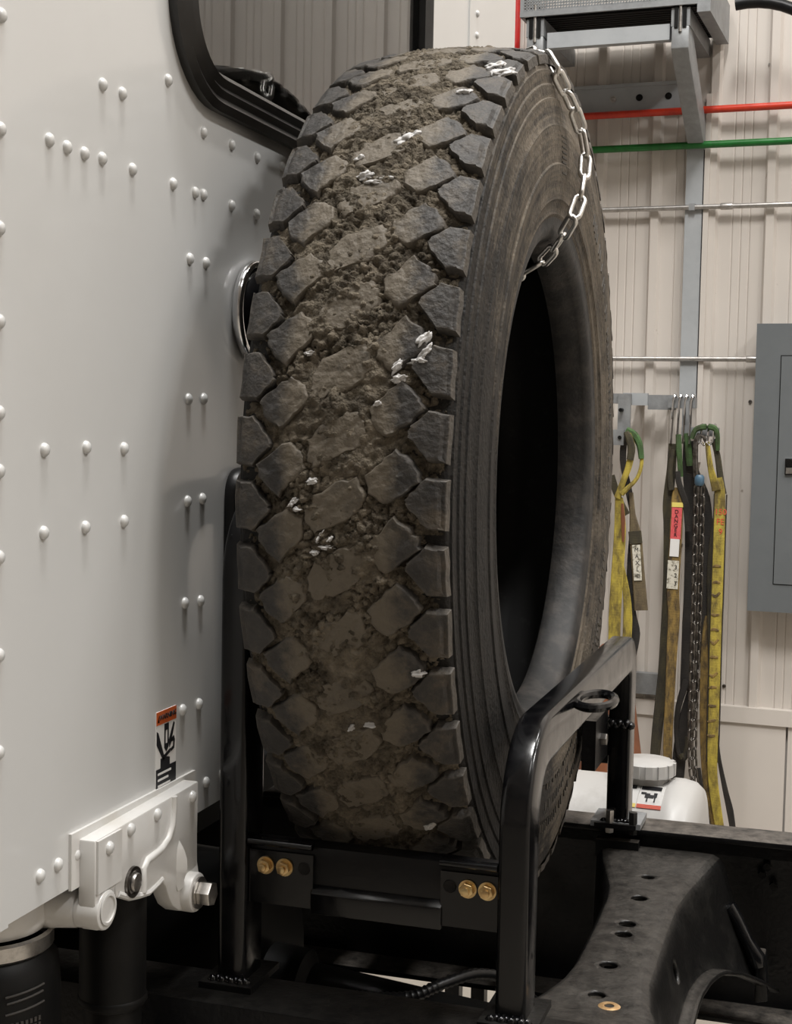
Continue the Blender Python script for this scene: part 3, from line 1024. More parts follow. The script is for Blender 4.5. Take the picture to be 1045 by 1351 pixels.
# gearbox and air tank: dark lumps between the rails under the cab and the carrier
gb = thing('gearbox', 'black gearbox housing in the shadow under the cab', 'gearbox', (-1.2, 1.75, 0.62))
MB().lathe([(0.0, 0), (0.14, 0), (0.16, 0.03), (0.17, 0.30), (0.22, 0.5), (0.24, 1.2), (0, 1.2)], (-0.72, 1.76, 0.95), (-1, 0, 0), 28).build('housing', M['deep_black'], gb)
MB().lathe([(0, 0), (0.05, 0), (0.05, 0.05), (0.035, 0.06), (0.035, 1.6), (0, 1.6)], (-0.715, 1.76, 0.95), (1, 0, -0.09), 20).build('drive_shaft', M['deep_black'], gb)
at_ = thing('air_tank', 'black air tank slung between the frame rails under the tire carrier', 'air tank', (-0.45, 1.95, 0.60))
MB().lathe([(0, 0), (0.06, 0.01), (0.105, 0.04), (0.12, 0.08), (0.12, 0.62), (0.105, 0.66), (0.06, 0.69), (0, 0.70)], (-0.86, 1.965, 0.725), (1, 0, 0), 28).build('tank_shell', M['deep_black'], at_)
MB().tube([(-0.7, 1.965 + 0.124 * math.cos(R(a)), 0.725 + 0.124 * math.sin(R(a))) for a in range(0, 360, 15)], 0.005, 6, closed=True).build('strap', M['frame_black'], at_)
# corrugated hose and cables along the near rail
hs = MB()
pth = [Vector((-0.62, 1.56, 1.02)), Vector((-0.55, 1.53, 1.040)), Vector((-0.50, 1.515, 1.050)), Vector((-0.45, 1.52, 1.055)), Vector((-0.42, 1.55, 1.063)), Vector((-0.39, 1.60, 1.060)), Vector((-0.36, 1.66, 1.03)), Vector((-0.33, 1.72, 0.97))]
fine, rad = [], []
for i in range(len(pth) - 1):
    for j in range(14):
        p0_, p1_, p2_, p3_ = pth[max(i - 1, 0)], pth[i], pth[i + 1], pth[min(i + 2, len(pth) - 1)]
        t_ = j / 14
        fine.append(0.5 * ((2 * p1_) + (p2_ - p0_) * t_ + (2 * p0_ - 5 * p1_ + 4 * p2_ - p3_) * t_ * t_ + (3 * p1_ - p0_ - 3 * p2_ + p3_) * t_ ** 3))
        rad.append(0.0072 if j % 2 else 0.0060)
hs.tube(fine, rad, 10)
tag(hs.build('corrugated_hose', M['black_plastic']), 'black corrugated hose lying between the rails under the carrier', 'hose')

# ------------------------------------------------------------------ tire carrier
rk = thing('tire_carrier', 'gloss black tubular rack holding the upright spare tire', 'rack', (-0.46, 1.78, 1.09))


def hoop_path(y0, y1, z0, zt, r):
    p = [(y0, z0)]
    for i in range(9):
        a = R(180 - 90 * i / 8)
        p.append((y0 + r + r * math.cos(a), zt - r + r * math.sin(a)))
    for i in range(7):
        a = R(90 - 90 * i / 6)
        p.append((y1 - 0.03 + 0.03 * math.cos(a), zt - 0.03 + 0.03 * math.sin(a)))
    p.append((y1, z0 + 0.018))
    return p


def rsec(w, h, r):
    s = []
    for cx_, cy_, a0 in ((w / 2 - r, h / 2 - r, 0), (-w / 2 + r, h / 2 - r, 90), (-w / 2 + r, -h / 2 + r, 180), (w / 2 - r, -h / 2 + r, 270)):
        for i in range(4):
            a = R(a0 + 30 * i)
            s.append((cx_ + r * math.cos(a), cy_ + r * math.sin(a)))
    return s


HX = (-0.614, -0.309)
for hx, ht in zip(HX, (1.60, 1.365)):
    MB().sweep_yz(hx, hoop_path(1.425, 2.11, 1.096, ht, 0.075), rsec(0.032, 0.052, 0.006)).build('hoop', M['black_paint'], rk, ang=40)
for hx in HX:
    # foot plates, weld beads
    for yy, zz in ((1.425, 1.090), (2.11, 1.113)):
        MB().box(hx - 0.030, hx + 0.030, yy - 0.040, yy + 0.040, zz, zz + 0.007, 0.0015).build('foot_plate', M['frame_near'], rk)
        w_ = MB()
        for i in range(8):
            w_.lathe([(0.006, -0.002), (0.006, 0.002), (0.003, 0.006), (0, 0.007)], (hx - 0.018 + i * 0.0052, yy - 0.029 + 0.002 * (i % 2), zz + 0.006), (0, -0.5, 1), 8)
        w_.build('weld_bead', M['black_paint'], rk)
# cross bars between the hoops that the tire sits on
for by, sgn in ((1.425, 1), (2.178, -1)):
    xa, xb = HX[0] + 0.017, HX[1] - 0.017
    c = MB()
    c.prism([(by - 0.012 * sgn, 1.180), (by - 0.012 * sgn, 1.247), (by + 0.006 * sgn, 1.250), (by + 0.006 * sgn, 1.244), (by - 0.006 * sgn, 1.241), (by - 0.006 * sgn, 1.180)], 'x', xa, xb, 0.001)
    c.build('cross_bar', M['bar_black'], rk)
    MB().prism([(by - 0.020 * sgn, 1.178), (by - 0.020 * sgn, 1.200), (by - 0.012 * sgn, 1.208), (by - 0.012 * sgn, 1.178)], 'x', xa + 0.07, xb - 0.058, 0.0015).build('bar_ledge', M['black_paint'], rk)
    for x0, x1, hole in ((xa, xa + 0.072, xa + 0.062), (xb - 0.060, xb, xb - 0.050)):
        p_ = MB()
        p_.box(x0, x1, min(by - 0.0165 * sgn, by - 0.011 * sgn), max(by - 0.0165 * sgn, by - 0.011 * sgn), 1.182, 1.239, 0.001)
        p_.box(x0, x1, min(by - 0.020 * sgn, by - 0.0115 * sgn), max(by - 0.020 * sgn, by - 0.0115 * sgn), 1.245, 1.2515, 0.001)
        p_.cyl((x0, by - 0.0195 * sgn, 1.2485), (x1, by - 0.0195 * sgn, 1.2485), 0.0038, 12)
        p_.build('end_bracket', M['black_paint'], rk)
        MB().lathe([(0, 0.0005), (0.0045, 0.0006), (0.0062, 0.0012), (0.007, 0)], (hole, by - 0.0165 * sgn, 1.224), (0, -sgn, 0), 18).build('bolt_hole', M['deep_black'], rk)
if True:
    for bx in (HX[0] + 0.036, HX[0] + 0.0575, HX[1] - 0.048, HX[1] - 0.0275):
        yb = 1.425 - 0.0165
        bo = MB().cyl((bx, yb, 1.2235), (bx, yb - 0.002, 1.2235), 0.0095, 22).build('bolt_washer', M['gold_zinc'], rk)
        MB().cyl((bx, yb - 0.002, 1.2235), (bx, yb - 0.0085, 1.2235), 0.0076, 6, b=0.0008).build('bolt_head', M['gold_zinc'], rk, ang=25)
        MB().cyl((bx, yb - 0.0085, 1.2235), (bx, yb - 0.0125, 1.2235), 0.0042, 14, b=0.0006).build('bolt_end', M['gold_zinc'], rk)
# pull ring on the rear hoop
ring = []
for i in range(28):
    a = 2 * math.pi * i / 28
    ring.append((-0.274 + 0.021 * math.cos(a), 1.66 + 0.045 * math.sin(a), 1.377))
MB().tube(ring, 0.0055, 8, closed=True).build('pull_ring', M['black_paint'], rk)
# clamp, side plate, bolt and U-bolts on the far rear post
MB().box(-0.345, -0.326, 1.985, 2.09, 1.215, 1.285, 0.004).build('side_plate', M['frame_black'], rk)
MB().cyl((-0.330, 2.035, 1.250), (-0.318, 2.035, 1.250), 0.009, 6, b=0.001).build('side_bolt', M['steel'], rk)
w_ = MB()
for i in range(7):
    w_.lathe([(0.0065, -0.002), (0.006, 0.002), (0.003, 0.006), (0, 0.007)], (HX[1] - 0.016 + i * 0.0055, 2.083, 1.262 + 0.003 * (i % 2)), (0, -1, 0.1), 8)
w_.build('weld_bead', M['black_paint'], rk)
MB().box(-0.345, -0.273, 2.075, 2.145, 1.113, 1.121, 0.002).build('clamp_plate', M['galv'], rk)
MB().box(-0.338, -0.276, 2.082, 2.100, 1.066, 1.092, 0.003).build('clamp_block', M['frame_black'], rk)
for xx in (-0.318, -0.284):
    MB().cyl((xx, 2.078, 1.105), (xx, 2.078, 1.138), 0.0065, 6, b=0.001).build('clamp_nut', M['steel'] if xx < -0.3 else M['frame_sheen'], rk)
MB().cyl((-0.306, 2.088, 1.066), (-0.306, 2.088, 1.054), 0.006, 6, b=0.001).build('clamp_nut', M['steel'], rk)

# ------------------------------------------------------------------ the tire
TR = 0.522
TIRE_C = Vector((-0.468, 1.807, 1.628))
tire = thing('truck_tire', 'worn muddy truck tire standing upright in the black rack', 'tire', TIRE_C - Vector((0, 0, TR)))
tire.rotation_euler = (0, 0, R(0.4))


def tire_part(name, me, spin=0.0, parent=None):
    o = bpy.data.objects.new(name, me)
    col.objects.link(o)
    o.parent = parent or tire
    if parent is None:
        o.location = (0, 0, TR)
        o.rotation_euler = (spin, 0, 0)
    return o


def crown(t):
    return 0.521 - 0.9 * t * t


def vnoise(p, seed=0):
    """value noise on an (n,3) array"""
    p = np.asarray(p, dtype=np.float64)
    i = np.floor(p).astype(np.int64)
    f = p - i
    f = f * f * (3 - 2 * f)

    def h(ix, iy, iz):
        n = (ix * 374761393 + iy * 668265263 + iz * 2147483647 + seed * 974711) & 0x7fffffff
        n = ((n ^ (n >> 13)) * 1274126177) & 0x7fffffff
        n = (n ^ (n >> 16))
        return (n & 0xffff) / 65535.0
    out = 0
    for dx in (0, 1):
        for dy in (0, 1):
            for dz in (0, 1):
                w = (f[:, 0] if dx else 1 - f[:, 0]) * (f[:, 1] if dy else 1 - f[:, 1]) * (f[:, 2] if dz else 1 - f[:, 2])
                out = out + w * h(i[:, 0] + dx, i[:, 1] + dy, i[:, 2] + dz)
    return out


def cells(p, seed=0):
    """distance to nearest and second nearest cell point"""
    p = np.asarray(p)
    i = np.floor(p).astype(np.int64)
    d1 = np.full(len(p), 9.0)
    d2 = np.full(len(p), 9.0)
    for dx in (-1, 0, 1):
        for dy in (-1, 0, 1):
            for dz in (-1, 0, 1):
                c = i + np.array([dx, dy, dz])
                q = []
                for s in range(3):
                    n = (c[:, 0] * 374761393 + c[:, 1] * 668265263 + c[:, 2] * 2147483647 + (seed + 7 * s) * 974711) & 0x7fffffff
                    n = ((n ^ (n >> 13)) * 1274126177) & 0x7fffffff
                    q.append(((n ^ (n >> 16)) & 0xffff) / 65535.0)
                d = np.sqrt((((c + np.array(q).T) - p) ** 2).sum(1))
                d2 = np.where(d < d1, d1, np.minimum(d2, d))
                d1 = np.minimum(d1, d)
    return d1, d2


# carcass: closed section (x, radius) turned about the axle
half = [(0.000, 0.5075), (0.050, 0.5065), (0.085, 0.5030), (0.1005, 0.4995), (0.1040, 0.4970), (0.1052, 0.4925), (0.1075, 0.4915), (0.1078, 0.4830),
        (0.1078, 0.4760), (0.1098, 0.4745), (0.1105, 0.4600), (0.1122, 0.4590), (0.1130, 0.4480), (0.1140, 0.430), (0.1155, 0.4285),
        (0.1162, 0.4100), (0.1165, 0.400), (0.1160, 0.385), (0.1178, 0.3830), (0.1172, 0.376), (0.1150, 0.364), (0.1125, 0.346), (0.1135, 0.3420), (0.1105, 0.3385), (0.1088, 0.328),
        (0.1100, 0.3245), (0.1078, 0.3205)]
bead = [(0.1078, 0.3205), (0.1060, 0.3125), (0.1070, 0.3095), (0.1050, 0.3015), (0.1010, 0.2965), (0.0950, 0.2935), (0.0900, 0.2930), (0.0870, 0.2912), (0.0740, 0.2895), (0.0640, 0.2880),
        (0.0585, 0.2900), (0.0580, 0.2960), (0.0660, 0.306)]
inner = [(0.0780, 0.335), (0.0900, 0.365), (0.0980, 0.400), (0.0960, 0.440), (0.0880, 0.468), (0.0700, 0.484), (0.0350, 0.489), (0.0, 0.490)]
NS = 300


def turned(name, pr, mat, mirror_close):
    vs, fs = [], []
    m = len(pr)
    for i in range(NS):
        a = 2 * math.pi * i / NS
        for x, r in pr:
            vs.append((x, r * math.cos(a), r * math.sin(a)))
    for i in range(NS):
        j = (i + 1) % NS
        for k in range(m - 1):
            fs.append((i * m + k, j * m + k, j * m + k + 1, i * m + k + 1))
    me = bpy.data.meshes.new(name)
    me.from_pydata(vs, [], fs)
    me.materials.append(mat)
    me.shade_smooth()
    me.set_sharp_from_angle(angle=R(42))
    return me


full_out = [(-x, r) for x, r in half[::-1]] + half[1:]
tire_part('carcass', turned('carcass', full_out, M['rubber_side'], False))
for sg in (1, -1):
    tire_part('bead', turned('bead', [(sg * x, r) for x, r in bead], M['rubber_bead'], False))
full_in = [(x, r) for x, r in [bead[-1]] + inner] + [(-x, r) for x, r in inner[::-1][1:]] + [(-bead[-1][0], bead[-1][1])]
tire_part('inner_liner', turned('inner_liner', full_in, M['liner'], False))

# tread blocks: five rows, 51 pitches, each block a part; four worn variants per row share meshes
NP = 51
PA = 2 * math.pi / NP          # one pitch in radians
LUG = [(-0.1055, .37), (-0.088, .37), (-0.080, .22), (-0.0685, .00), (-0.0675, -.08), (-0.071, -.16), (-0.087, -.39), (-0.1055, -.35)]
INN = [(-.082, .06), (-.066, .25), (-.0485, .42), (-.033, .27), (-.030, .00), (-.044, -.20), (-.058, -.42), (-.072, -.27), (-.079, -.13)]
CEN = [(-.029, -.06), (-.020, .16), (.004, .36), (.022, .44), (.029, .28), (.029, .06), (.020, -.16), (-.004, -.36), (-.022, -.44), (-.029, -.28)]


def block_mesh(name, poly, seed, chip, rough):
    rnd = random.Random(seed)
    # subdivide and jitter the outline
    pts = []
    n = len(poly)
    for i in range(n):
        a, b = poly[i], poly[(i + 1) % n]
        for q in (0, 1 / 3, 2 / 3):
            pts.append((a[0] + (b[0] - a[0]) * q, a[1] + (b[1] - a[1]) * q))
    pts = [(a + rnd.uniform(-chip, chip), s + rnd.uniform(-chip, chip) / 0.064) for a, s in pts]
    cx = sum(p[0] for p in pts) / len(pts)
    cs = sum(p[1] for p in pts) / len(pts)
    n = len(pts)

    def at(t, s, r):
        a = s * PA
        return (t, -r * math.cos(a), r * math.sin(a))

    rings = []
    for k, dr in ((1.06, None), (1.0, -0.0030), (0.965, -0.0010), (0.92, 0.0), (0.80, 0.0), (0.66, 0.0), (0.52, 0.0), (0.36, 0.0), (0.18, 0.0)):
        ring_ = []
        for t, s in pts:
            tt, ss = cx + (t - cx) * k, cs + (s - cs) * k
            r = 0.498 if dr is None else crown(tt) + dr + float(vnoise([(tt * 160 + seed, ss * 10.2, 3.1)], 21)[0] + 0.7 * vnoise([(tt * 420 + seed, ss * 27, 7.7)], 22)[0] - 0.85) * 3 * rough
            if abs(tt) > 0.1005:
                r = min(r, 0.5085)
            ring_.append(at(tt, ss, r))
        rings.append(ring_)
    vs = [v for r in rings for v in r] + [at(cx, cs, crown(cx))]
    fs = []
    for q in range(len(rings) - 1):
        for i in range(n):
            j = (i + 1) % n
            fs.append((q * n + i, q * n + j, (q + 1) * n + j, (q + 1) * n + i))
    q = len(rings) - 1
    for i in range(n):
        fs.append((q * n + i, q * n + (i + 1) % n, len(vs) - 1))
    me = bpy.data.meshes.new(name)
    me.from_pydata(vs, [], fs)
    me.materials.append(M['rubber_tread'])
    bm = bmesh.new()
    bm.from_mesh(me)
    bmesh.ops.recalc_face_normals(bm, faces=bm.faces)
    bm.to_mesh(me)
    bm.free()
    me.shade_smooth()
    me.set_sharp_from_angle(angle=R(40))
    return me


rot180 = lambda poly: [(-a, -s) for a, s in poly]
ROWS = (('shoulder_block', LUG, 0.0, 0.0010), ('tread_block', INN, 0.57, 0.0016), ('tread_block', CEN, 0.05, 0.0022),
        ('tread_block', rot180(INN), 0.50, 0.0016), ('shoulder_block', rot180(LUG), 0.10, 0.0010))
base_deg = -1.8               # a front shoulder block lies at this angle above the level facing the camera
for ri, (nm, poly, off, chip) in enumerate(ROWS):
    variants = [block_mesh(nm, poly, 100 * ri + v, chip, 0.00035 if nm == 'shoulder_block' else 0.0008) for v in range(4)]
    for k in range(NP):
        ang = R(base_deg) + (k + off) * PA
        tire_part(nm, variants[(k * 7 + k // 3) % 4], -ang)

# caked mud filling the grooves (one lumpy surface over the middle of the tread)
tt = np.linspace(-0.101, 0.101, 102)
th = np.concatenate([np.radians(np.linspace(-62, 92, 760)), np.radians(np.linspace(92, 298, 330))[1:-1]])
T, A = np.meshgrid(tt, th)
Tf, Af = T.ravel(), A.ravel()
rr = 0.515
P3 = np.stack([Tf, -rr * np.cos(Af), rr * np.sin(Af)], 1) + 11.3
low = vnoise(P3 * 24, 1) * 0.6 + vnoise(P3 * 51, 2) * 0.4
mid = vnoise(P3 * 105, 3)
fin = vnoise(P3 * 240, 4)
d1, d2 = cells(P3 * 110 + 0.8 * (vnoise(P3 * 60, 8) - .5)[:, None], 5)
crack = np.clip((d2 - d1) / 0.22, 0, 1)
dry = np.clip((vnoise(P3 * 30, 12) - 0.22) * 3, 0.15, 1)
edge = np.clip((np.abs(Tf) - 0.026) / 0.050, 0, 1)
edge = edge * edge * (3 - 2 * edge)
depth = 0.0002 + 0.0072 * edge + np.clip(np.abs(Tf) - 0.078, 0, 1) * 0.22
H = crown(Tf) - depth + (low - 0.5) * (0.0105 - 0.003 * edge) + (mid - 0.5) * 0.0058 + (fin - 0.5) * 0.0046 - (1 - crack) * 0.0050 * dry
H = np.minimum(H, crown(Tf) + 0.0040)
V = np.stack([Tf, -H * np.cos(Af), H * np.sin(Af)], 1)
nt_, na_ = len(tt), len(th)
I = np.arange(na_ * nt_).reshape(na_, nt_)
J = np.roll(I, -1, 0)
F = np.stack([I[:, :-1], I[:, 1:], J[:, 1:], J[:, :-1]], -1).reshape(-1, 4)
me = bpy.data.meshes.new('caked_mud')
me.from_pydata(V.tolist(), [], F.tolist())
me.materials.append(M['mud'])
me.shade_smooth()
mo = tire_part('caked_mud', me)
mo['kind'] = 'stuff'
mo['label'] = 'brown mud caked over the middle of the tread'

# packed snow left in the grooves: (across, degrees up, size across, size up)
SNOW = [(0.022, 42.5, .013, .010), (0.030, 43.2, .007, .008), (-0.009, 36.6, .010, .006), (0.004, 35.4, .012, .003), (0.014, 36.0, .010, .003), (-0.021, 39.3, .005, .005), (0.077, 16.3, .006, .010), (0.080, 14.9, .005, .010), (0.074, 13.9, .010, .004),
        (0.055, 13.4, .005, .009), (0.057, 12.0, .008, .005), (0.039, 9.3, .004, .004), (-0.042, -1.2, .004, .006), (-0.037, -1.9, .006, .003), (-0.023, 1.1, .006, .004), (-0.015, -4.8, .003, .008),
        (-0.008, -5.8, .009, .003), (-0.019, -6.4, .006, .003), (-0.004, -4.9, .003, .004), (0.075, -19.5, .009, .005), (0.003, -26.8, .005, .005), (0.022, -26.2, .008, .003), (0.060, -42.6, .008, .010), (0.091, 59.7, .012, .014), (0.080, 61.5, .012, .012), (0.062, 52.5, .010, .006), (-0.033, 14.6, .005, .003)]
for i, (t, dg, sa, su) in enumerate(SNOW):
    bm = bmesh.new()
    bmesh.ops.create_icosphere(bm, subdivisions=4, radius=1.0)
    pv = np.array([v.co[:] for v in bm.verts])
    nz = vnoise(pv * 2.0 + i * 5.1 + 20, 9) * 1.2 + vnoise(pv * 4 + i * 3.3 + 20, 10) * 0.5 + 0.2
    for v, s in zip(bm.verts, nz):
        c = v.co * float(s)
        v.co = (c.x * sa * 0.72, -crown(min(abs(t), .1)) + 0.0016 + c.y * 0.0040, c.z * su * 0.72)
        v.co.x += t + (0.4 * c.z * su)
    me = bpy.data.meshes.new('snow_clump')
    bm.to_mesh(me)
    bm.free()
    me.materials.append(M['snow'])
    me.shade_smooth()
    tire_part('snow_clump', me, -R(dg))


# moulded marks on the rear sidewall: short raised bars and rows of small characters in arcs
def side_bars(name, r0, r1, a0, a1, n, w_deg, x, skip=0.0, seed=1):
    rnd = random.Random(seed)
    mb = MB()
    for i in range(n):
        if rnd.random() < skip:
            continue
        a = R(a0 + (a1 - a0) * (i + .5) / n)
        ra, rb = r0 + rnd.uniform(0, .25) * (r1 - r0), r1 - rnd.uniform(0, .25) * (r1 - r0)
        hw = R(w_deg) / 2
        q = []
        for rr_, aa in ((ra, a - hw), (rb, a - hw), (rb, a + hw), (ra, a + hw)):
            q.append((rr_ * -math.cos(aa), rr_ * math.sin(aa)))
        mb.prism(q, 'x', x - 0.004, x + 0.0009)
    tire_part(name, mb.mesh(name, M['letter']))['kind'] = 'stuff'


side_bars('sidewall_lettering', 0.388, 0.412, 118, 176, 34, 0.7, 0.1163, 0.25, 1)
side_bars('sidewall_lettering', 0.388, 0.410, -150, -205, 30, 0.8, 0.1163, 0.3, 2)
side_bars('sidewall_lettering', 0.432, 0.445, -150, -80, 46, 0.6, 0.1140, 0.2, 3)
side_bars('sidewall_lettering', 0.405, 0.417, -150, -82, 44, 0.7, 0.1162, 0.25, 4)
side_bars('sidewall_lettering', 0.380, 0.392, -145, -84, 40, 0.7, 0.1168, 0.25, 5)
for k in range(8):
    side_bars('sidewall_bars', 0.372 + k * 0.0062, 0.375 + k * 0.0062, 84, 88.5, 1, 4.2, 0.1163 - 0.00025 * max(0, k - 4), 0.0, 6 + k)

# ------------------------------------------------------------------ chain over the tire
def link_mesh(name, L_, W_, r, mat, n1=8, n2=8):
    """one stadium-shaped link lying in the local XY plane, long axis X"""
    p = []
    s = L_ / 2 - W_ / 2
    for i in range(n1 + 1):
        a = R(-90 + 180 * i / n1)
        p.append((s + (W_ / 2 - r) * math.cos(a), (W_ / 2 - r) * math.sin(a), 0))
    for i in range(n1 + 1):
        a = R(90 + 180 * i / n1)
        p.append((-s + (W_ / 2 - r) * math.cos(a), (W_ / 2 - r) * math.sin(a), 0))
    return MB().tube(p, r, n2, closed=True).mesh(name, mat, 80)


def lay_chain(parent, path, me, pitch, normal=None, sway=0.0, start=0):
    P = [Vector(p) for p in path]
    # Catmull-Rom, then walk it in equal steps
    fine = []
    for i in range(len(P) - 1):
        p0, p1, p2, p3 = P[max(i - 1, 0)], P[i], P[i + 1], P[min(i + 2, len(P) - 1)]
        for j in range(24):
            t = j / 24
            fine.append(0.5 * ((2 * p1) + (p2 - p0) * t + (2 * p0 - 5 * p1 + 4 * p2 - p3) * t * t + (3 * p1 - p0 - 3 * p2 + p3) * t ** 3))
    fine.append(P[-1])
    knots = [fine[0]]
    for q in fine[1:]:
        while (q - knots[-1]).length >= pitch:
            knots.append(knots[-1] + (q - knots[-1]).normalized() * pitch)
    rnd = random.Random(3)
    roll0 = 0.5
    for i in range(len(knots) - 1):
        c = (knots[i] + knots[i + 1]) / 2
        t = (knots[i + 1] - knots[i]).normalized()
        ref = Vector((1, 0, 0.3)) if normal is None else Vector(normal)
        b = (ref - t * ref.dot(t)).normalized()
        a = b.cross(t)
        roll = R(38) + (R(90) if (i + start) % 2 else 0) + rnd.uniform(-sway, sway)
        y = math.cos(roll) * a + math.sin(roll) * b
        z = t.cross(y)
        m = Matrix((t, y, z)).transposed().to_4x4()
        m.translation = c
        o = bpy.data.objects.new('chain_link', me)
        col.objects.link(o)
        o.matrix_basis = m
        attach(o, parent)


ch = thing('tire_chain', 'bright zinc chain looped over the top of the tire', 'chain', (-0.36, 1.73, 2.12))
lm = link_mesh('chain_link', 0.0385, 0.0190, 0.0031, M['chain_zinc'])
lay_chain(ch, [(-0.440, 1.840, 1.876), (-0.400, 1.830, 1.889), (-0.372, 1.815, 1.908), (-0.346, 1.775, 1.930), (-0.333, 1.766, 1.950), (-0.329, 1.787, 1.982), (-0.330, 1.808, 2.031), (-0.337, 1.793, 2.065),
               (-0.345, 1.757, 2.090), (-0.354, 1.728, 2.112), (-0.372, 1.74, 2.138), (-0.4, 1.775, 2.144), (-0.44, 1.83, 2.151), (-0.48, 1.84, 2.154), (-0.52, 1.82, 2.151),
               (-0.556, 1.79, 2.142), (-0.583, 1.76, 2.126), (-0.594, 1.73, 2.095), (-0.603, 1.75, 2.050), (-0.606, 1.77, 2.00), (-0.598, 1.78, 1.955), (-0.575, 1.785, 1.915), (-0.53, 1.79, 1.895),
               (-0.47, 1.82, 1.880), (-0.440, 1.840, 1.876)], lm, 0.0305, sway=0.25)

# ------------------------------------------------------------------ things along the far wall
# red standpipe behind the cab
rp = thing('red_standpipe', 'vertical bright red pipe on the far wall beside the cab edge', 'pipe', WP(-1.314, 0.0, 0.05))
MB().cyl(WP(-1.314, 0, 0.05), WP(-1.314, 7.9, 0.05), 0.0215, 20).build('pipe', M['red_paint'], rp)
for zz in (0.9, 2.2, 4.2):
    MB(WALL).box(-1.345, -1.283, -0.078, 0.0, zz, zz + 0.025, 0.002).build('pipe_clip', M['galv'], rp)


def hpipe(name, label, z, out, r, mat, u0_, u1_, clips, coupl=()):
    t = thing(name, label, 'pipe', WP(u0_, z, out))
    MB().cyl(WP(u0_, z, out), WP(u1_, z, out), r, 16).build('pipe', mat, t)
    for uu in clips:
        q = MB(WALL)
        q.box(uu - 0.011, uu + 0.011, -(out + r + 0.003), 0.0, z - r - 0.003, z + r + 0.003, 0.002)
        q.build('pipe_clip', M['galv'], t)
    for uu in coupl:
        MB().cyl(WP(uu - 0.022, z, out), WP(uu + 0.022, z, out), r * 1.35, 16, b=0.002).build('coupling', mat, t)
    return t


hpipe('red_air_pipe', 'horizontal orange-red pipe along the wall under the shelf bracket', 2.856, 0.060, 0.0135, M['orange_red'], -1.27, 3.0, (-1.15, 0.8))
hpipe('green_air_pipe', 'horizontal green pipe on the wall just below the red one', 2.728, 0.062, 0.0135, M['green_paint'], -1.27, 3.0, (-1.15, 0.8))
hpipe('steel_conduit', 'upper thin steel conduit on the wall, below the green pipe', 2.503, 0.040, 0.0095, M['conduit'], -1.27, 3.0, (-0.612, 0.6), (-0.485,))
hpipe('steel_conduit', 'lower thin steel conduit running into the grey electrical panel', 1.938, 0.040, 0.0095, M['conduit'], -1.27, -0.36, (-1.2,), (-0.372,))

# steel channel strut on the wall
st = MB(WALL)
wbox(st, -0.640, -0.577, 0.0, 0.030, 1.79, 2.80, 0.003)
tag(st.build('wall_channel', M['grey_paint']), 'vertical blue-grey steel strip on the wall behind the pipes', 'strut')
st = MB(WALL)
wbox(st, -0.572, -0.552, 0.0, 0.034, 1.55, 2.92, 0.004)
tag(st.build('white_conduit_cover', M['wall']), 'narrow cream conduit cover beside the blue-grey strip', 'conduit')

# shelf bracket high on the wall
sb = thing('wall_shelf', 'grey steel wall bracket carrying a perforated tray', 'shelf', WP(-0.85, 2.88, 0.0))
q = MB(WALL)
wbox(q, -1.075, -0.640, 0.425, 0.462, 3.018, 3.072, 0.003)
q.build('front_bar', M['grey_paint'], sb)
for uu, s in ((-1.118, 1), (-0.602, 1)):
    q = MB(WALL)
    wbox(q, uu - 0.032, uu + 0.032, 0.0, 0.47, 3.060, 3.122, 0.003)
    q.build('shelf_arm', M['galv'], sb)
    q = MB(WALL)
    q.prism([(-0.47, 3.06), (-0.47, 2.985), (-0.435, 2.955), (-0.045, 2.715), (-0.005, 2.715), (-0.005, 2.790), (-0.385, 3.06)], 'x', uu - 0.030, uu + 0.030, 0.003)
    q.build('diagonal_strut', M['galv'], sb)
    q = MB(WALL)
    wbox(q, uu - 0.021, uu - 0.008, 0.455, 0.475, 3.055, 3.16, 0.002)
    wbox(q, uu + 0.008, uu + 0.021, 0.455, 0.475, 3.055, 3.16, 0.002)
    q.build('clevis', M['deep_black'], sb)
    MB().cyl(WP(uu, 3.04, 0.472), WP(uu, 3.17, 0.472), 0.006, 10).build('hanger_bolt', M['steel'], sb)
q = MB(WALL)
wbox(q, -1.10, -0.64, 0.0, 0.030, 2.875, 2.965, 0.003)
wbox(q, -1.10, -0.64, 0.0, 0.042, 2.962, 2.974, 0.002)
q.build('wall_plate', M['grey_paint'], sb)
for uu in (-0.925, -0.825, -0.715):
    MB().lathe([(0.0, 0.004), (0.006, 0.004), (0.008, 0.002), (0.013, 0.002), (0.013, 0)], WP(uu, 2.921, 0.030), WALL.to_3x3() @ Vector((0, -1, 0)), 16).build('plate_bolt', M['steel'] if uu < -0.9 else M['deep_black'], sb)
# tray: front lip, perforated grille made of bars, side lip, ribbed underside
tr = MB(WALL)
wbox(tr, -1.172, -0.545, 0.47, 0.482, 3.128, 3.148, 0.002)
wbox(tr, -1.172, -0.545, 0.47, 0.482, 3.222, 3.240, 0.002)
wbox(tr, -1.172, -1.158, 0.02, 0.48, 3.128, 3.240, 0.002)
wbox(tr, -0.545, -0.500, 0.02, 0.48, 3.100, 3.240, 0.002)
tr_o = tr.build('tray', M['galv'], sb)
gr = MB(WALL)
for i in range(58):
    a = -1.150 + i * 0.0102
    wbox(gr, a, a + 0.0045, 0.471, 0.477, 3.148, 3.222)
for i in range(8):
    zz = 3.150 + i * 0.0100
    wbox(gr, -1.158, -0.552, 0.471, 0.477, zz, zz + 0.0045)
gr.build('perforated_mesh', M['galv'], tr_o)['kind'] = 'stuff'
un = MB(WALL)
for i in range(16):
    wbox(un, -1.158, -0.545, 0.03 + i * 0.027, 0.048 + i * 0.027, 3.124, 3.134, 0.002)
wbox(un, -1.158, -0.545, 0.03, 0.47, 3.134, 3.140)
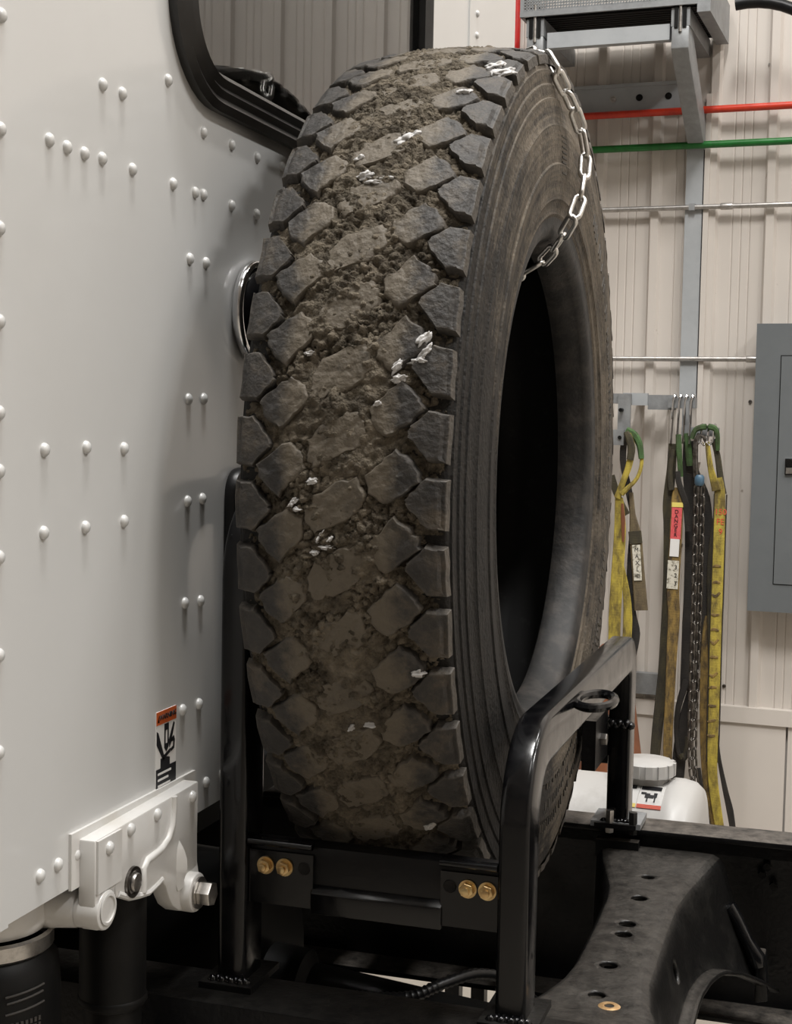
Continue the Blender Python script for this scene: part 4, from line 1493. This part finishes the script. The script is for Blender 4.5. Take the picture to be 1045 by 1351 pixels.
un.build('ribbed_underside', M['deep_black'], tr_o)

# black hose looped high on the wall at the right
pts = []
for i in range(13):
    a = R(60 - 95 * i / 12 + 40)
    pts.append(WP(-0.42 + 0.30 * math.cos(a) + 0.02, 2.92 + 0.27 * math.sin(a), 0.22))
tag(MB().tube(pts + [WP(-0.10, 2.80, 0.2), WP(0.05, 2.5, 0.16)], 0.021, 14).build('black_hose', M['black_plastic']), 'thick black hose arching across the upper right of the wall', 'hose')

# electrical panel
ep = thing('electrical_panel', 'grey steel electrical panel box on the far wall at the right', 'electrical panel', WP(-0.1, 1.012, 0.0))
q = MB(WALL)
wbox(q, -0.344, 0.17, 0.0, 0.114, 1.014, 2.060, 0.003)
q.build('enclosure', M['panel_grey'], ep)
q = MB(WALL)
wbox(q, -0.350, 0.176, 0.110, 0.120, 1.010, 2.064, 0.002)
q.build('cover', M['panel_grey'], ep)
dr = MB(WALL)
wbox(dr, -0.258, 0.09, 0.118, 0.1235, 1.115, 1.946, 0.0015)
dr_o = dr.build('door', M['panel_grey'], ep)
q = MB(WALL)
wbox(q, -0.232, -0.190, 0.122, 0.130, 1.515, 1.575, 0.003)
q.build('latch', M['chrome'], dr_o)
q = MB(WALL)
wbox(q, -0.2615, 0.0935, 0.1178, 0.1204, 1.1115, 1.9495)
q.build('door_gap', M['deep_black'], ep)
q = MB(WALL)
wbox(q, -0.228, -0.194, 0.1295, 0.134, 1.520, 1.542, 0.003)
q.build('latch_lever', M['steel'], dr_o)

# grey angle under the slings
q = MB(WALL)
wbox(q, -1.4, -0.66, 0.021, 0.06, 0.655, 0.735, 0.003)
tag(q.build('grey_wall_angle', M['galv']), 'short blue-grey steel angle low on the wall behind the slings', 'angle iron')

# ------------------------------------------------------------------ sling rack and slings
sr = thing('sling_rack', 'grey steel bar rack on the wall with chrome sling hooks', 'rack', WP(-0.73, 1.77, 0.0))
q = MB(WALL)
wbox(q, -0.835, -0.742, 0.10, 0.125, 1.760, 1.806, 0.003)
q.build('wall_bar', M['grey_paint'], sr)
q = MB(WALL)
wbox(q, -0.742, -0.640, 0.09, 0.115, 1.745, 1.800, 0.003)
wbox(q, -0.80, -0.77, 0.0, 0.10, 1.765, 1.80, 0.003)
wbox(q, -0.68, -0.65, 0.0, 0.095, 1.765, 1.79, 0.003)
q.build('bar_bracket', M['galv'], sr)
q = MB(WALL)
wbox(q, -0.865, -0.800, 0.10, 0.30, 1.765, 1.800, 0.003)
wbox(q, -0.815, -0.770, 0.285, 0.305, 1.612, 1.800, 0.003)
wbox(q, -0.850, -0.786, 0.285, 0.33, 1.612, 1.668, 0.003)
q.build('hanging_arm', M['galv'], sr)
for zz in (1.74, 1.64):
    MB().cyl(WP(-0.80, zz, 0.30), WP(-0.80, zz, 0.334), 0.007, 12).build('arm_hole', M['deep_black'], sr)
q = MB(WALL)
wbox(q, -0.660, -0.560, 0.10, 0.15, 1.752, 1.790, 0.003)
wbox(q, -0.600, -0.465, 0.17, 0.195, 1.650, 1.682, 0.003)
wbox(q, -0.600, -0.575, 0.12, 0.19, 1.655, 1.78, 0.003)
q.build('hook_bar', M['galv'], sr)
for i, uu in enumerate((-0.632, -0.610, -0.588, -0.566)):
    pp = [WP(uu - 0.003, 1.62, 0.21), WP(uu - 0.002, 1.70, 0.20), WP(uu - 0.002, 1.775, 0.19), WP(uu, 1.797, 0.175), WP(uu, 1.800, 0.155), WP(uu, 1.792, 0.135), WP(uu, 1.775, 0.13)]
    MB().tube(pp, 0.0045, 8).build('hook', M['chrome'], sr)
for i, uu in enumerate((-0.525, -0.500, -0.480)):
    pp = [WP(uu, 1.690, 0.165), WP(uu, 1.693, 0.185), WP(uu, 1.685, 0.203), WP(uu, 1.650, 0.210), WP(uu - 0.004, 1.628, 0.212), WP(uu - 0.013, 1.618, 0.222), WP(uu - 0.020, 1.630, 0.236)]
    MB().tube(pp, 0.0045, 8).build('hook', M['chrome'], sr)


def strap(parent, name, mat, pts, w, th=0.005, wd=None):
    return MB().ribbon([WP(*p) for p in pts], w, th, wd or WU).build(name, mat, parent)


# A: olive sling with the red label
s = thing('web_sling', 'olive web sling with a red label and a white patch, leftmost in the right bunch', 'sling', WP(-0.60, 0.45, 0.2))
strap(s, 'webbing', M['web_olive'], [(-0.628, 1.62, .205), (-0.632, 1.52, .20), (-0.640, 1.40, .195), (-0.632, 1.30, .19), (-0.628, 1.10, .19), (-0.632, 0.90, .19), (-0.640, 0.75, .19), (-0.655, 0.55, .19), (-0.662, 0.42, .19)], [0.030, 0.034, 0.040, 0.046, 0.046, 0.046, 0.04, 0.04, 0.036])
strap(s, 'webbing', M['web_dirty'], [(-0.606, 1.46, .210), (-0.604, 1.40, .212), (-0.606, 1.24, .212), (-0.609, 1.08, .212), (-0.603, 0.98, .21), (-0.606, 0.86, .21), (-0.608, 0.74, .21), (-0.612, 0.55, .205), (-0.612, 0.44, .20)], [0.026, 0.046, 0.046, 0.046, 0.044, 0.040, 0.036, 0.034, 0.032])
strap(s, 'eye_sleeve', M['web_green'], [(-0.606, 1.655, .222), (-0.602, 1.60, .224), (-0.598, 1.56, .222), (-0.594, 1.50, .215)], [0.020, 0.022, 0.020, 0.018], 0.008)
strap(s, 'eye_leg', M['web_dark'], [(-0.606, 1.52, .222), (-0.596, 1.47, .222), (-0.572, 1.40, .215), (-0.560, 1.30, .205)], [0.020, 0.022, 0.024, 0.026], 0.008)
strap(s, 'eye_leg', M['web_olive'], [(-0.622, 1.60, .215), (-0.634, 1.52, .215), (-0.626, 1.45, .214)], [0.018, 0.020, 0.024], 0.008)
strap(s, 'label_binding', M['ink_yellow'], [(-0.602, 1.405, .2165), (-0.602, 1.388, .2165)], 0.042, 0.002)
strap(s, 'red_label', M['label_red'], [(-0.603, 1.386, .2165), (-0.606, 1.270, .2165)], 0.038, 0.002)['label'] = 'faded red label with dark vertical lettering'
strap(s, 'white_label', M['paper'], [(-0.607, 1.270, .2165), (-0.609, 1.205, .2165)], 0.034, 0.002)
strap(s, 'dirty_patch', M['label_dirty'], [(-0.610, 1.190, .2165), (-0.612, 1.085, .2165)], 0.042, 0.002)
nd = WALL.to_3x3() @ Vector((0, -1, 0))
for i, c_ in enumerate('DANGER'):
    text('label_lettering', c_, 0.020, M['ink'], WP(-0.6035 - i * 0.0005, 1.370 - i * 0.017, 0.2185), WU, (0, 0, 1), s)
for i in range(3):
    text('patch_lettering', '3'[0] if i != 1 else '2', 0.022, M['ink'], WP(-0.6005, 1.165 - i * 0.030, 0.2185), WU, (0, 0, 1), s)

# B: dark sling with a low hanging eye
s = thing('web_sling', 'grimy black web sling behind the hanging steel chain, its eye hanging low', 'sling', WP(-0.56, 0.44, 0.17))
strap(s, 'webbing', M['web_dark'], [(-0.575, 1.63, .18), (-0.565, 1.52, .17), (-0.540, 1.42, .16), (-0.530, 1.30, .155), (-0.527, 1.10, .155), (-0.534, 0.95, .155), (-0.546, 0.80, .155), (-0.556, 0.70, .155)], [0.036, 0.06, 0.095, 0.104, 0.104, 0.094, 0.07, 0.05])
strap(s, 'eye_loop', M['web_dark'], [(-0.556, 0.74, .165), (-0.582, 0.64, .17), (-0.588, 0.54, .17), (-0.574, 0.46, .172), (-0.556, 0.448, .172), (-0.545, 0.48, .170), (-0.536, 0.58, .165), (-0.535, 0.72, .16)], [0.03, 0.022, 0.016, 0.016, 0.018, 0.022, 0.03, 0.03], 0.009)
strap(s, 'eye_wear_sleeve', M['web_olive'], [(-0.568, 0.463, .178), (-0.556, 0.447, .178), (-0.545, 0.475, .176), (-0.540, 0.53, .173)], [0.020, 0.022, 0.024, 0.026], 0.011)
strap(s, 'green_sleeve', M['web_green'], [(-0.578, 1.66, .20), (-0.572, 1.60, .198), (-0.566, 1.54, .19)], [0.020, 0.026, 0.024], 0.009)
strap(s, 'webbing', M['web_dark'], [(-0.52, 0.75, .15), (-0.566, 0.55, .15), (-0.580, 0.38, .15), (-0.585, 0.30, .15)], [0.04, 0.05, 0.05, 0.05])

# C: long yellow sling
s = thing('web_sling', 'long bright yellow web sling hanging rightmost, with red printing', 'sling', WP(-0.45, 0.20, 0.2))
strap(s, 'webbing', M['web_yellow'], [(-0.460, 1.50, .205), (-0.452, 1.44, .205), (-0.449, 1.30, .205), (-0.449, 1.10, .205), (-0.449, 0.90, .205), (-0.447, 0.70, .205), (-0.447, 0.50, .205), (-0.444, 0.40, .20), (-0.430, 0.30, .195), (-0.412, 0.20, .19)], [0.030, 0.040, 0.042, 0.042, 0.042, 0.040, 0.038, 0.036, 0.036, 0.032])
strap(s, 'eye_leg', M['web_yellow'], [(-0.500, 1.630, .222), (-0.496, 1.60, .225), (-0.484, 1.53, .222), (-0.462, 1.455, .212)], [0.014, 0.018, 0.022, 0.036], 0.007)
strap(s, 'eye_leg', M['web_olive'], [(-0.482, 1.640, .20), (-0.465, 1.58, .20), (-0.452, 1.50, .20), (-0.440, 1.44, .20)], [0.020, 0.022, 0.024, 0.026], 0.008)
strap(s, 'green_sleeve', M['web_green'], [(-0.556, 1.640, .222), (-0.545, 1.672, .222), (-0.515, 1.684, .222), (-0.480, 1.682, .222), (-0.466, 1.66, .22), (-0.464, 1.60, .21)], [0.016, 0.020, 0.022, 0.022, 0.018, 0.016], 0.012)
for k in (-1, 1):
    strap(s, 'dark_edge', M['web_edge'], [(-0.449 + k * 0.0220, 1.44, .204), (-0.449 + k * 0.0225, 1.10, .204), (-0.449 + k * 0.0220, 0.90, .204), (-0.447 + k * 0.0225, 0.60, .204), (-0.446 + k * 0.02, 0.45, .202)], 0.005, 0.006)
rr_ = random.Random(4)
for i in range(12):       # dark strips that paint in the shade of the folds
    zz = 1.18 - i * 0.058 + rr_.uniform(-.012, .012)
    strap(s, 'fold_shade', M['web_dirty'], [(-0.468, zz, .2075), (-0.455, zz - rr_.uniform(-.006, .012), .2085), (-0.438, zz + rr_.uniform(-.004, .010), .2075)], [0.006, 0.012, 0.008], 0.003, (0, 0, 1))
for i, t_ in enumerate(('150', 'FE', '9')):
    text('red_printing', t_, 0.030, M['ink_red'], WP(-0.446 + 0.002 * (i == 2), 1.375 - i * 0.036, 0.2085), WU, (0, 0, 1), s)

# D: paler yellow sling partly hidden between the chain and the bright one
s = thing('web_sling', 'dull yellow web sling hanging between the steel chain and the bright yellow sling', 'sling', WP(-0.47, 0.2, 0.17))
strap(s, 'webbing', M['web_dirty'], [(-0.486, 1.10, .145), (-0.488, 1.02, .15), (-0.491, 0.92, .165), (-0.489, 0.80, .175), (-0.482, 0.65, .18), (-0.474, 0.50, .18), (-0.462, 0.38, .18), (-0.450, 0.28, .175), (-0.436, 0.19, .17)], [0.010, 0.014, 0.026, 0.034, 0.042, 0.044, 0.044, 0.040, 0.034])
strap(s, 'tail', M['web_olive'], [(-0.470, 1.35, .185), (-0.482, 1.20, .185), (-0.478, 1.00, .185), (-0.468, 0.80, .19)], [0.016, 0.018, 0.016, 0.012])
strap(s, 'tail', M['web_dark'], [(-0.438, 0.56, .19), (-0.424, 0.46, .185), (-0.400, 0.35, .18), (-0.380, 0.27, .175), (-0.366, 0.19, .17)], [0.014, 0.014, 0.020, 0.026, 0.022])
strap(s, 'tail', M['web_dark'], [(-0.498, 0.42, .19), (-0.484, 0.33, .19), (-0.470, 0.25, .185), (-0.455, 0.19, .18)], [0.016, 0.022, 0.026, 0.026])

# steel chain hanging among the slings
hc = thing('hanging_chain', 'dark steel chain hanging down among the yellow and black slings', 'chain', WP(-0.52, 0.35, 0.24))
lm2 = link_mesh('chain_link', 0.046, 0.026, 0.0045, M['chain_dark'], 6, 6)
lay_chain(hc, [WP(-0.532, 1.47, .235), WP(-0.529, 1.2, .235), WP(-0.527, 0.9, .235), WP(-0.526, 0.65, .235), WP(-0.522, 0.45, .23), WP(-0.498, 0.30, .22), WP(-0.485, 0.2, .21)], lm2, 0.036, normal=nd, sway=0.15)
lay_chain(hc, [WP(-0.512, 1.47, .225), WP(-0.509, 1.1, .22), WP(-0.512, 0.65, .22), WP(-0.510, 0.45, .215), WP(-0.490, 0.30, .20)], lm2, 0.036, normal=nd, sway=0.15, start=1)
pp = []
for i in range(15):
    a = R(90 - 300 * i / 14)
    pp.append(WP(-0.530 + 0.022 * math.cos(a), 1.630 - (0.0 if i < 3 else 0.012) + 0.022 * math.sin(a) - 0.02, 0.225))
MB().tube([WP(-0.535, 1.50, .235), WP(-0.540, 1.58, .235), WP(-0.540, 1.63, .235), WP(-0.530, 1.655, .23), WP(-0.514, 1.650, .22), WP(-0.508, 1.63, .215)], [0.009, 0.010, 0.010, 0.009, 0.008, 0.005], 10).build('grab_hook', M['chain_dark'], hc)
MB().lathe([(0.012, -0.02), (0.018, -0.012), (0.018, 0.012), (0.012, 0.02)], WP(-0.522, 1.490, .235), (0, 0, 1), 14).build('coupling', M['blue_tag'], hc)

# E: left bunch: yellow sling with a looped eye
s = thing('web_sling', 'yellow web sling with a green-sleeved eye, hanging close beside the tire', 'sling', WP(-0.79, 0.45, 0.31))
strap(s, 'eye_leg', M['web_yellow'], [(-0.766, 1.655, .345), (-0.752, 1.605, .345), (-0.760, 1.54, .345), (-0.780, 1.48, .345), (-0.800, 1.42, .34)], [0.020, 0.026, 0.024, 0.022, 0.026], 0.008)
strap(s, 'eye_leg', M['web_yellow'], [(-0.765, 1.66, .335), (-0.730, 1.62, .335), (-0.716, 1.555, .335), (-0.730, 1.495, .34), (-0.765, 1.455, .345), (-0.785, 1.435, .345)], [0.020, 0.020, 0.014, 0.014, 0.018, 0.022], 0.010)
strap(s, 'green_sleeve', M['web_green'], [(-0.775, 1.668, .338), (-0.745, 1.650, .338), (-0.725, 1.615, .338), (-0.717, 1.565, .338)], [0.024, 0.028, 0.024, 0.020], 0.013)
strap(s, 'green_sleeve', M['web_olive'], [(-0.775, 1.66, .347), (-0.762, 1.64, .350), (-0.752, 1.60, .350), (-0.756, 1.56, .350)], [0.020, 0.026, 0.028, 0.026], 0.010)
strap(s, 'webbing', M['web_yellow'], [(-0.795, 1.42, .335), (-0.790, 1.30, .325), (-0.795, 1.15, .325), (-0.800, 1.0, .325), (-0.800, 0.85, .325), (-0.805, 0.7, .325)], [0.030, 0.044, 0.046, 0.046, 0.044, 0.04])
strap(s, 'webbing', M['web_yellow'], [(-0.788, 1.20, .310), (-0.764, 1.08, .31), (-0.755, 0.98, .31), (-0.757, 0.85, .31), (-0.764, 0.72, .31), (-0.770, 0.60, .31), (-0.772, 0.50, .31)], [0.010, 0.026, 0.034, 0.034, 0.030, 0.028, 0.026])
strap(s, 'rust_stain', M['cone'], [(-0.783, 1.40, .334), (-0.778, 1.34, .334), (-0.776, 1.26, .332)], [0.010, 0.016, 0.008], 0.004)

# F: olive sling whose tan end hangs free
s = thing('web_sling', 'olive web sling whose tan tail hangs free with a white printed label', 'sling', WP(-0.73, 0.7, 0.30))
strap(s, 'webbing', M['web_dark'], [(-0.782, 1.66, .32), (-0.790, 1.56, .31), (-0.765, 1.44, .305), (-0.750, 1.34, .30), (-0.757, 1.15, .295), (-0.745, 1.0, .295), (-0.730, 0.92, .295), (-0.742, 0.82, .295), (-0.758, 0.72, .295), (-0.762, 0.55, .295)], [0.024, 0.024, 0.026, 0.020, 0.020, 0.034, 0.040, 0.032, 0.024, 0.02])
strap(s, 'webbing', M['web_olive'], [(-0.830, 1.50, .325), (-0.800, 1.42, .322), (-0.765, 1.36, .318)], [0.03, 0.024, 0.02])
strap(s, 'tail', M['web_tan'], [(-0.756, 1.44, .312), (-0.748, 1.36, .312), (-0.735, 1.28, .312), (-0.722, 1.16, .312), (-0.708, 1.03, .312), (-0.706, 1.01, .312)], [0.016, 0.022, 0.046, 0.046, 0.050, 0.050], 0.008)
strap(s, 'tail_fold', M['web_olive'], [(-0.737, 1.300, .319), (-0.731, 1.255, .319)], [0.048, 0.048], 0.005)
strap(s, 'tail_label', M['label_dirty'], [(-0.731, 1.250, .319), (-0.720, 1.120, .319)], 0.030, 0.002)
for i, c_ in enumerate('MAXLD'):
    text('label_lettering', c_, 0.020, M['ink'], WP(-0.7285 + i * 0.0024, 1.232 - i * 0.024, 0.3205), WU, (0, 0, 1), s)

# ------------------------------------------------------------------ tank, stand, cone behind the far rail
tk = thing('plastic_tank', 'white plastic tank with a ribbed cap and two warning labels behind the frame rail', 'tank', (-0.50, 2.93, 0.64))
TA = WALL.to_3x3() @ Vector((1, 0, 0))
tank_c = Vector((-0.258, 2.93, 0.825))
MB().lathe([(0, 0), (0.10, -0.002), (0.140, -0.010), (0.152, -0.024), (0.155, -0.040), (0.1565, -0.046), (0.1565, -0.066), (0.152, -0.072), (0.152, -0.46), (0.1565, -0.466), (0.1565, -0.486), (0.150, -0.51), (0.10, -0.53), (0, -0.53)],
           tank_c, TA, 48).build('tank_body', M['tank'], tk, ang=50)
capc = tank_c - TA * 0.120 + Vector((0, 0, 0.148))
MB().lathe([(0.030, 0.0), (0.046, 0.0), (0.046, 0.016)], capc, (0, 0, 1), 32).build('filler_neck', M['tank'], tk)
cp = MB().lathe([(0.044, 0.014), (0.056, 0.014), (0.057, 0.020), (0.055, 0.040), (0.050, 0.044), (0, 0.045)], capc, (0, 0, 1), 40)
for i in range(14):
    a = 2 * math.pi * i / 14
    cp.obox(capc + Vector((0.0555 * math.cos(a), 0.0555 * math.sin(a), 0.0285)), (0.007, 0.014, 0.025), Matrix.Rotation(a, 3, 'Z'), 0.0015)
cp.build('cap', M['tank'], tk)


def tank_label(u0_, u1_, a0, a1, lift, mat, name, parent):
    mb = MB()
    rows_ = []
    n = 6
    side = Vector((0, 0, 1)).cross(TA)      # away from the camera
    for i in range(n + 1):
        a = R(a0 + (a1 - a0) * i / n)
        d = -side * math.cos(a) + Vector((0, 0, 1)) * math.sin(a)
        rows_.append([mb.bm.verts.new(tank_c + TA * uu + d * (0.152 + lift)) for uu in (u0_, u1_)] )
    for i in range(n):
        mb.bm.faces.new((rows_[i][0], rows_[i][1], rows_[i + 1][1], rows_[i + 1][0]))
    bmesh.ops.solidify(mb.bm, geom=list(mb.bm.faces), thickness=0.0006)
    return mb.build(name, mat, parent)


for (ua, ub, ink, lbl) in ((-0.168, -0.122, 'ink_yellow', 'yellow-edged warning label'), (-0.120, -0.072, 'ink_red', 'red-edged warning label')):
    lb = tank_label(ua, ub, 50, 76, 0.001, M['paper'], 'warning_label', tk)
    lb['label'] = lbl
    tank_label(ua, ub, 50, 53.5, 0.0018, M[ink], 'label_band', lb)
    tank_label(ua + 0.002, ub - 0.006, 69, 74, 0.0018, M['ink'], 'label_heading', lb)
    if ink == 'ink_red':
        for du, a0, a1, w_ in ((0.004, 63.5, 66, .010), (0.012, 60, 65, .010), (0.016, 56, 61, .003), (0.020, 60, 63.5, .010), (0.029, 61, 66, .007), (0.031, 56, 62, .003)):
            tank_label(ua + du, ua + du + w_, a0, a1, 0.0018, M['ink'], 'pictogram', lb)
    else:
        tank_label(ua + 0.017, ua + 0.028, 59.5, 62.5, 0.0018, M['ink'], 'pictogram', lb)
# cord lying over the tank's left end
pts = []
for i in range(14):
    a = R(20 + 110 * i / 13)
    pts.append(tank_c + TA * (-0.30 - 0.006 * i) + Vector((0, 0, 1)) * (0.158 * math.sin(a)) + Vector((0, 0, 1)).cross(TA) * (-0.158 * math.cos(a)))
tag(MB().tube(pts, 0.0035, 8).build('thin_cord', M['black_plastic']), 'thin dark cord looped over the left end of the white tank', 'cord')
# stand
stn = thing('tank_stand', 'black steel stand under the white plastic tank', 'stand', (-0.52, 2.93, 0))
q = MB()
for yy in (2.84, 3.02):
    q.prism([(-0.76, 0.645), (-0.30, 0.645), (-0.30, 0.675), (-0.76, 0.675)], 'y', yy - 0.015, yy + 0.015, 0.003)
q.box(-0.76, -0.30, 2.80, 3.06, 0.62, 0.648, 0.003)
q.build('cradle', M['frame_black'], stn)
for xx in (-0.74, -0.32):
    for yy in (2.82, 3.04):
        MB().box(xx - 0.015, xx + 0.015, yy - 0.015, yy + 0.015, 0, 0.622, 0.002).build('leg', M['frame_black'], stn)

# cone
cn = thing('traffic_cone', 'faded orange traffic cone standing behind the white tank', 'cone', (-0.765, 4.98, 0))
MB().lathe([(0.0, 0.93), (0.040, 0.93), (0.050, 0.92), (0.054, 0.90), (0.062, 0.85), (0.120, 0.45), (0.170, 0.05), (0.172, 0.03)], (-0.765, 4.98, 0), (0, 0, 1), 40).build('cone_body', M['cone'], cn)
MB().box(-0.975, -0.555, 4.77, 5.19, 0.0, 0.034, 0.012).build('cone_base', M['deep_black'], cn)
MB().obox((-0.715, 4.895, 0.62), (0.04, 0.003, 0.09), Matrix.Rotation(R(28), 3, 'Z') @ Matrix.Rotation(R(-8), 3, 'X')).build('paper_tag', M['paper'], cn)
MB().obox((-0.850, 4.868, 0.465), (0.075, 0.003, 0.075), Matrix.Rotation(R(-35), 3, 'Z') @ Matrix.Rotation(R(-9), 3, 'X')).build('paper_tag', M['paper'], cn)
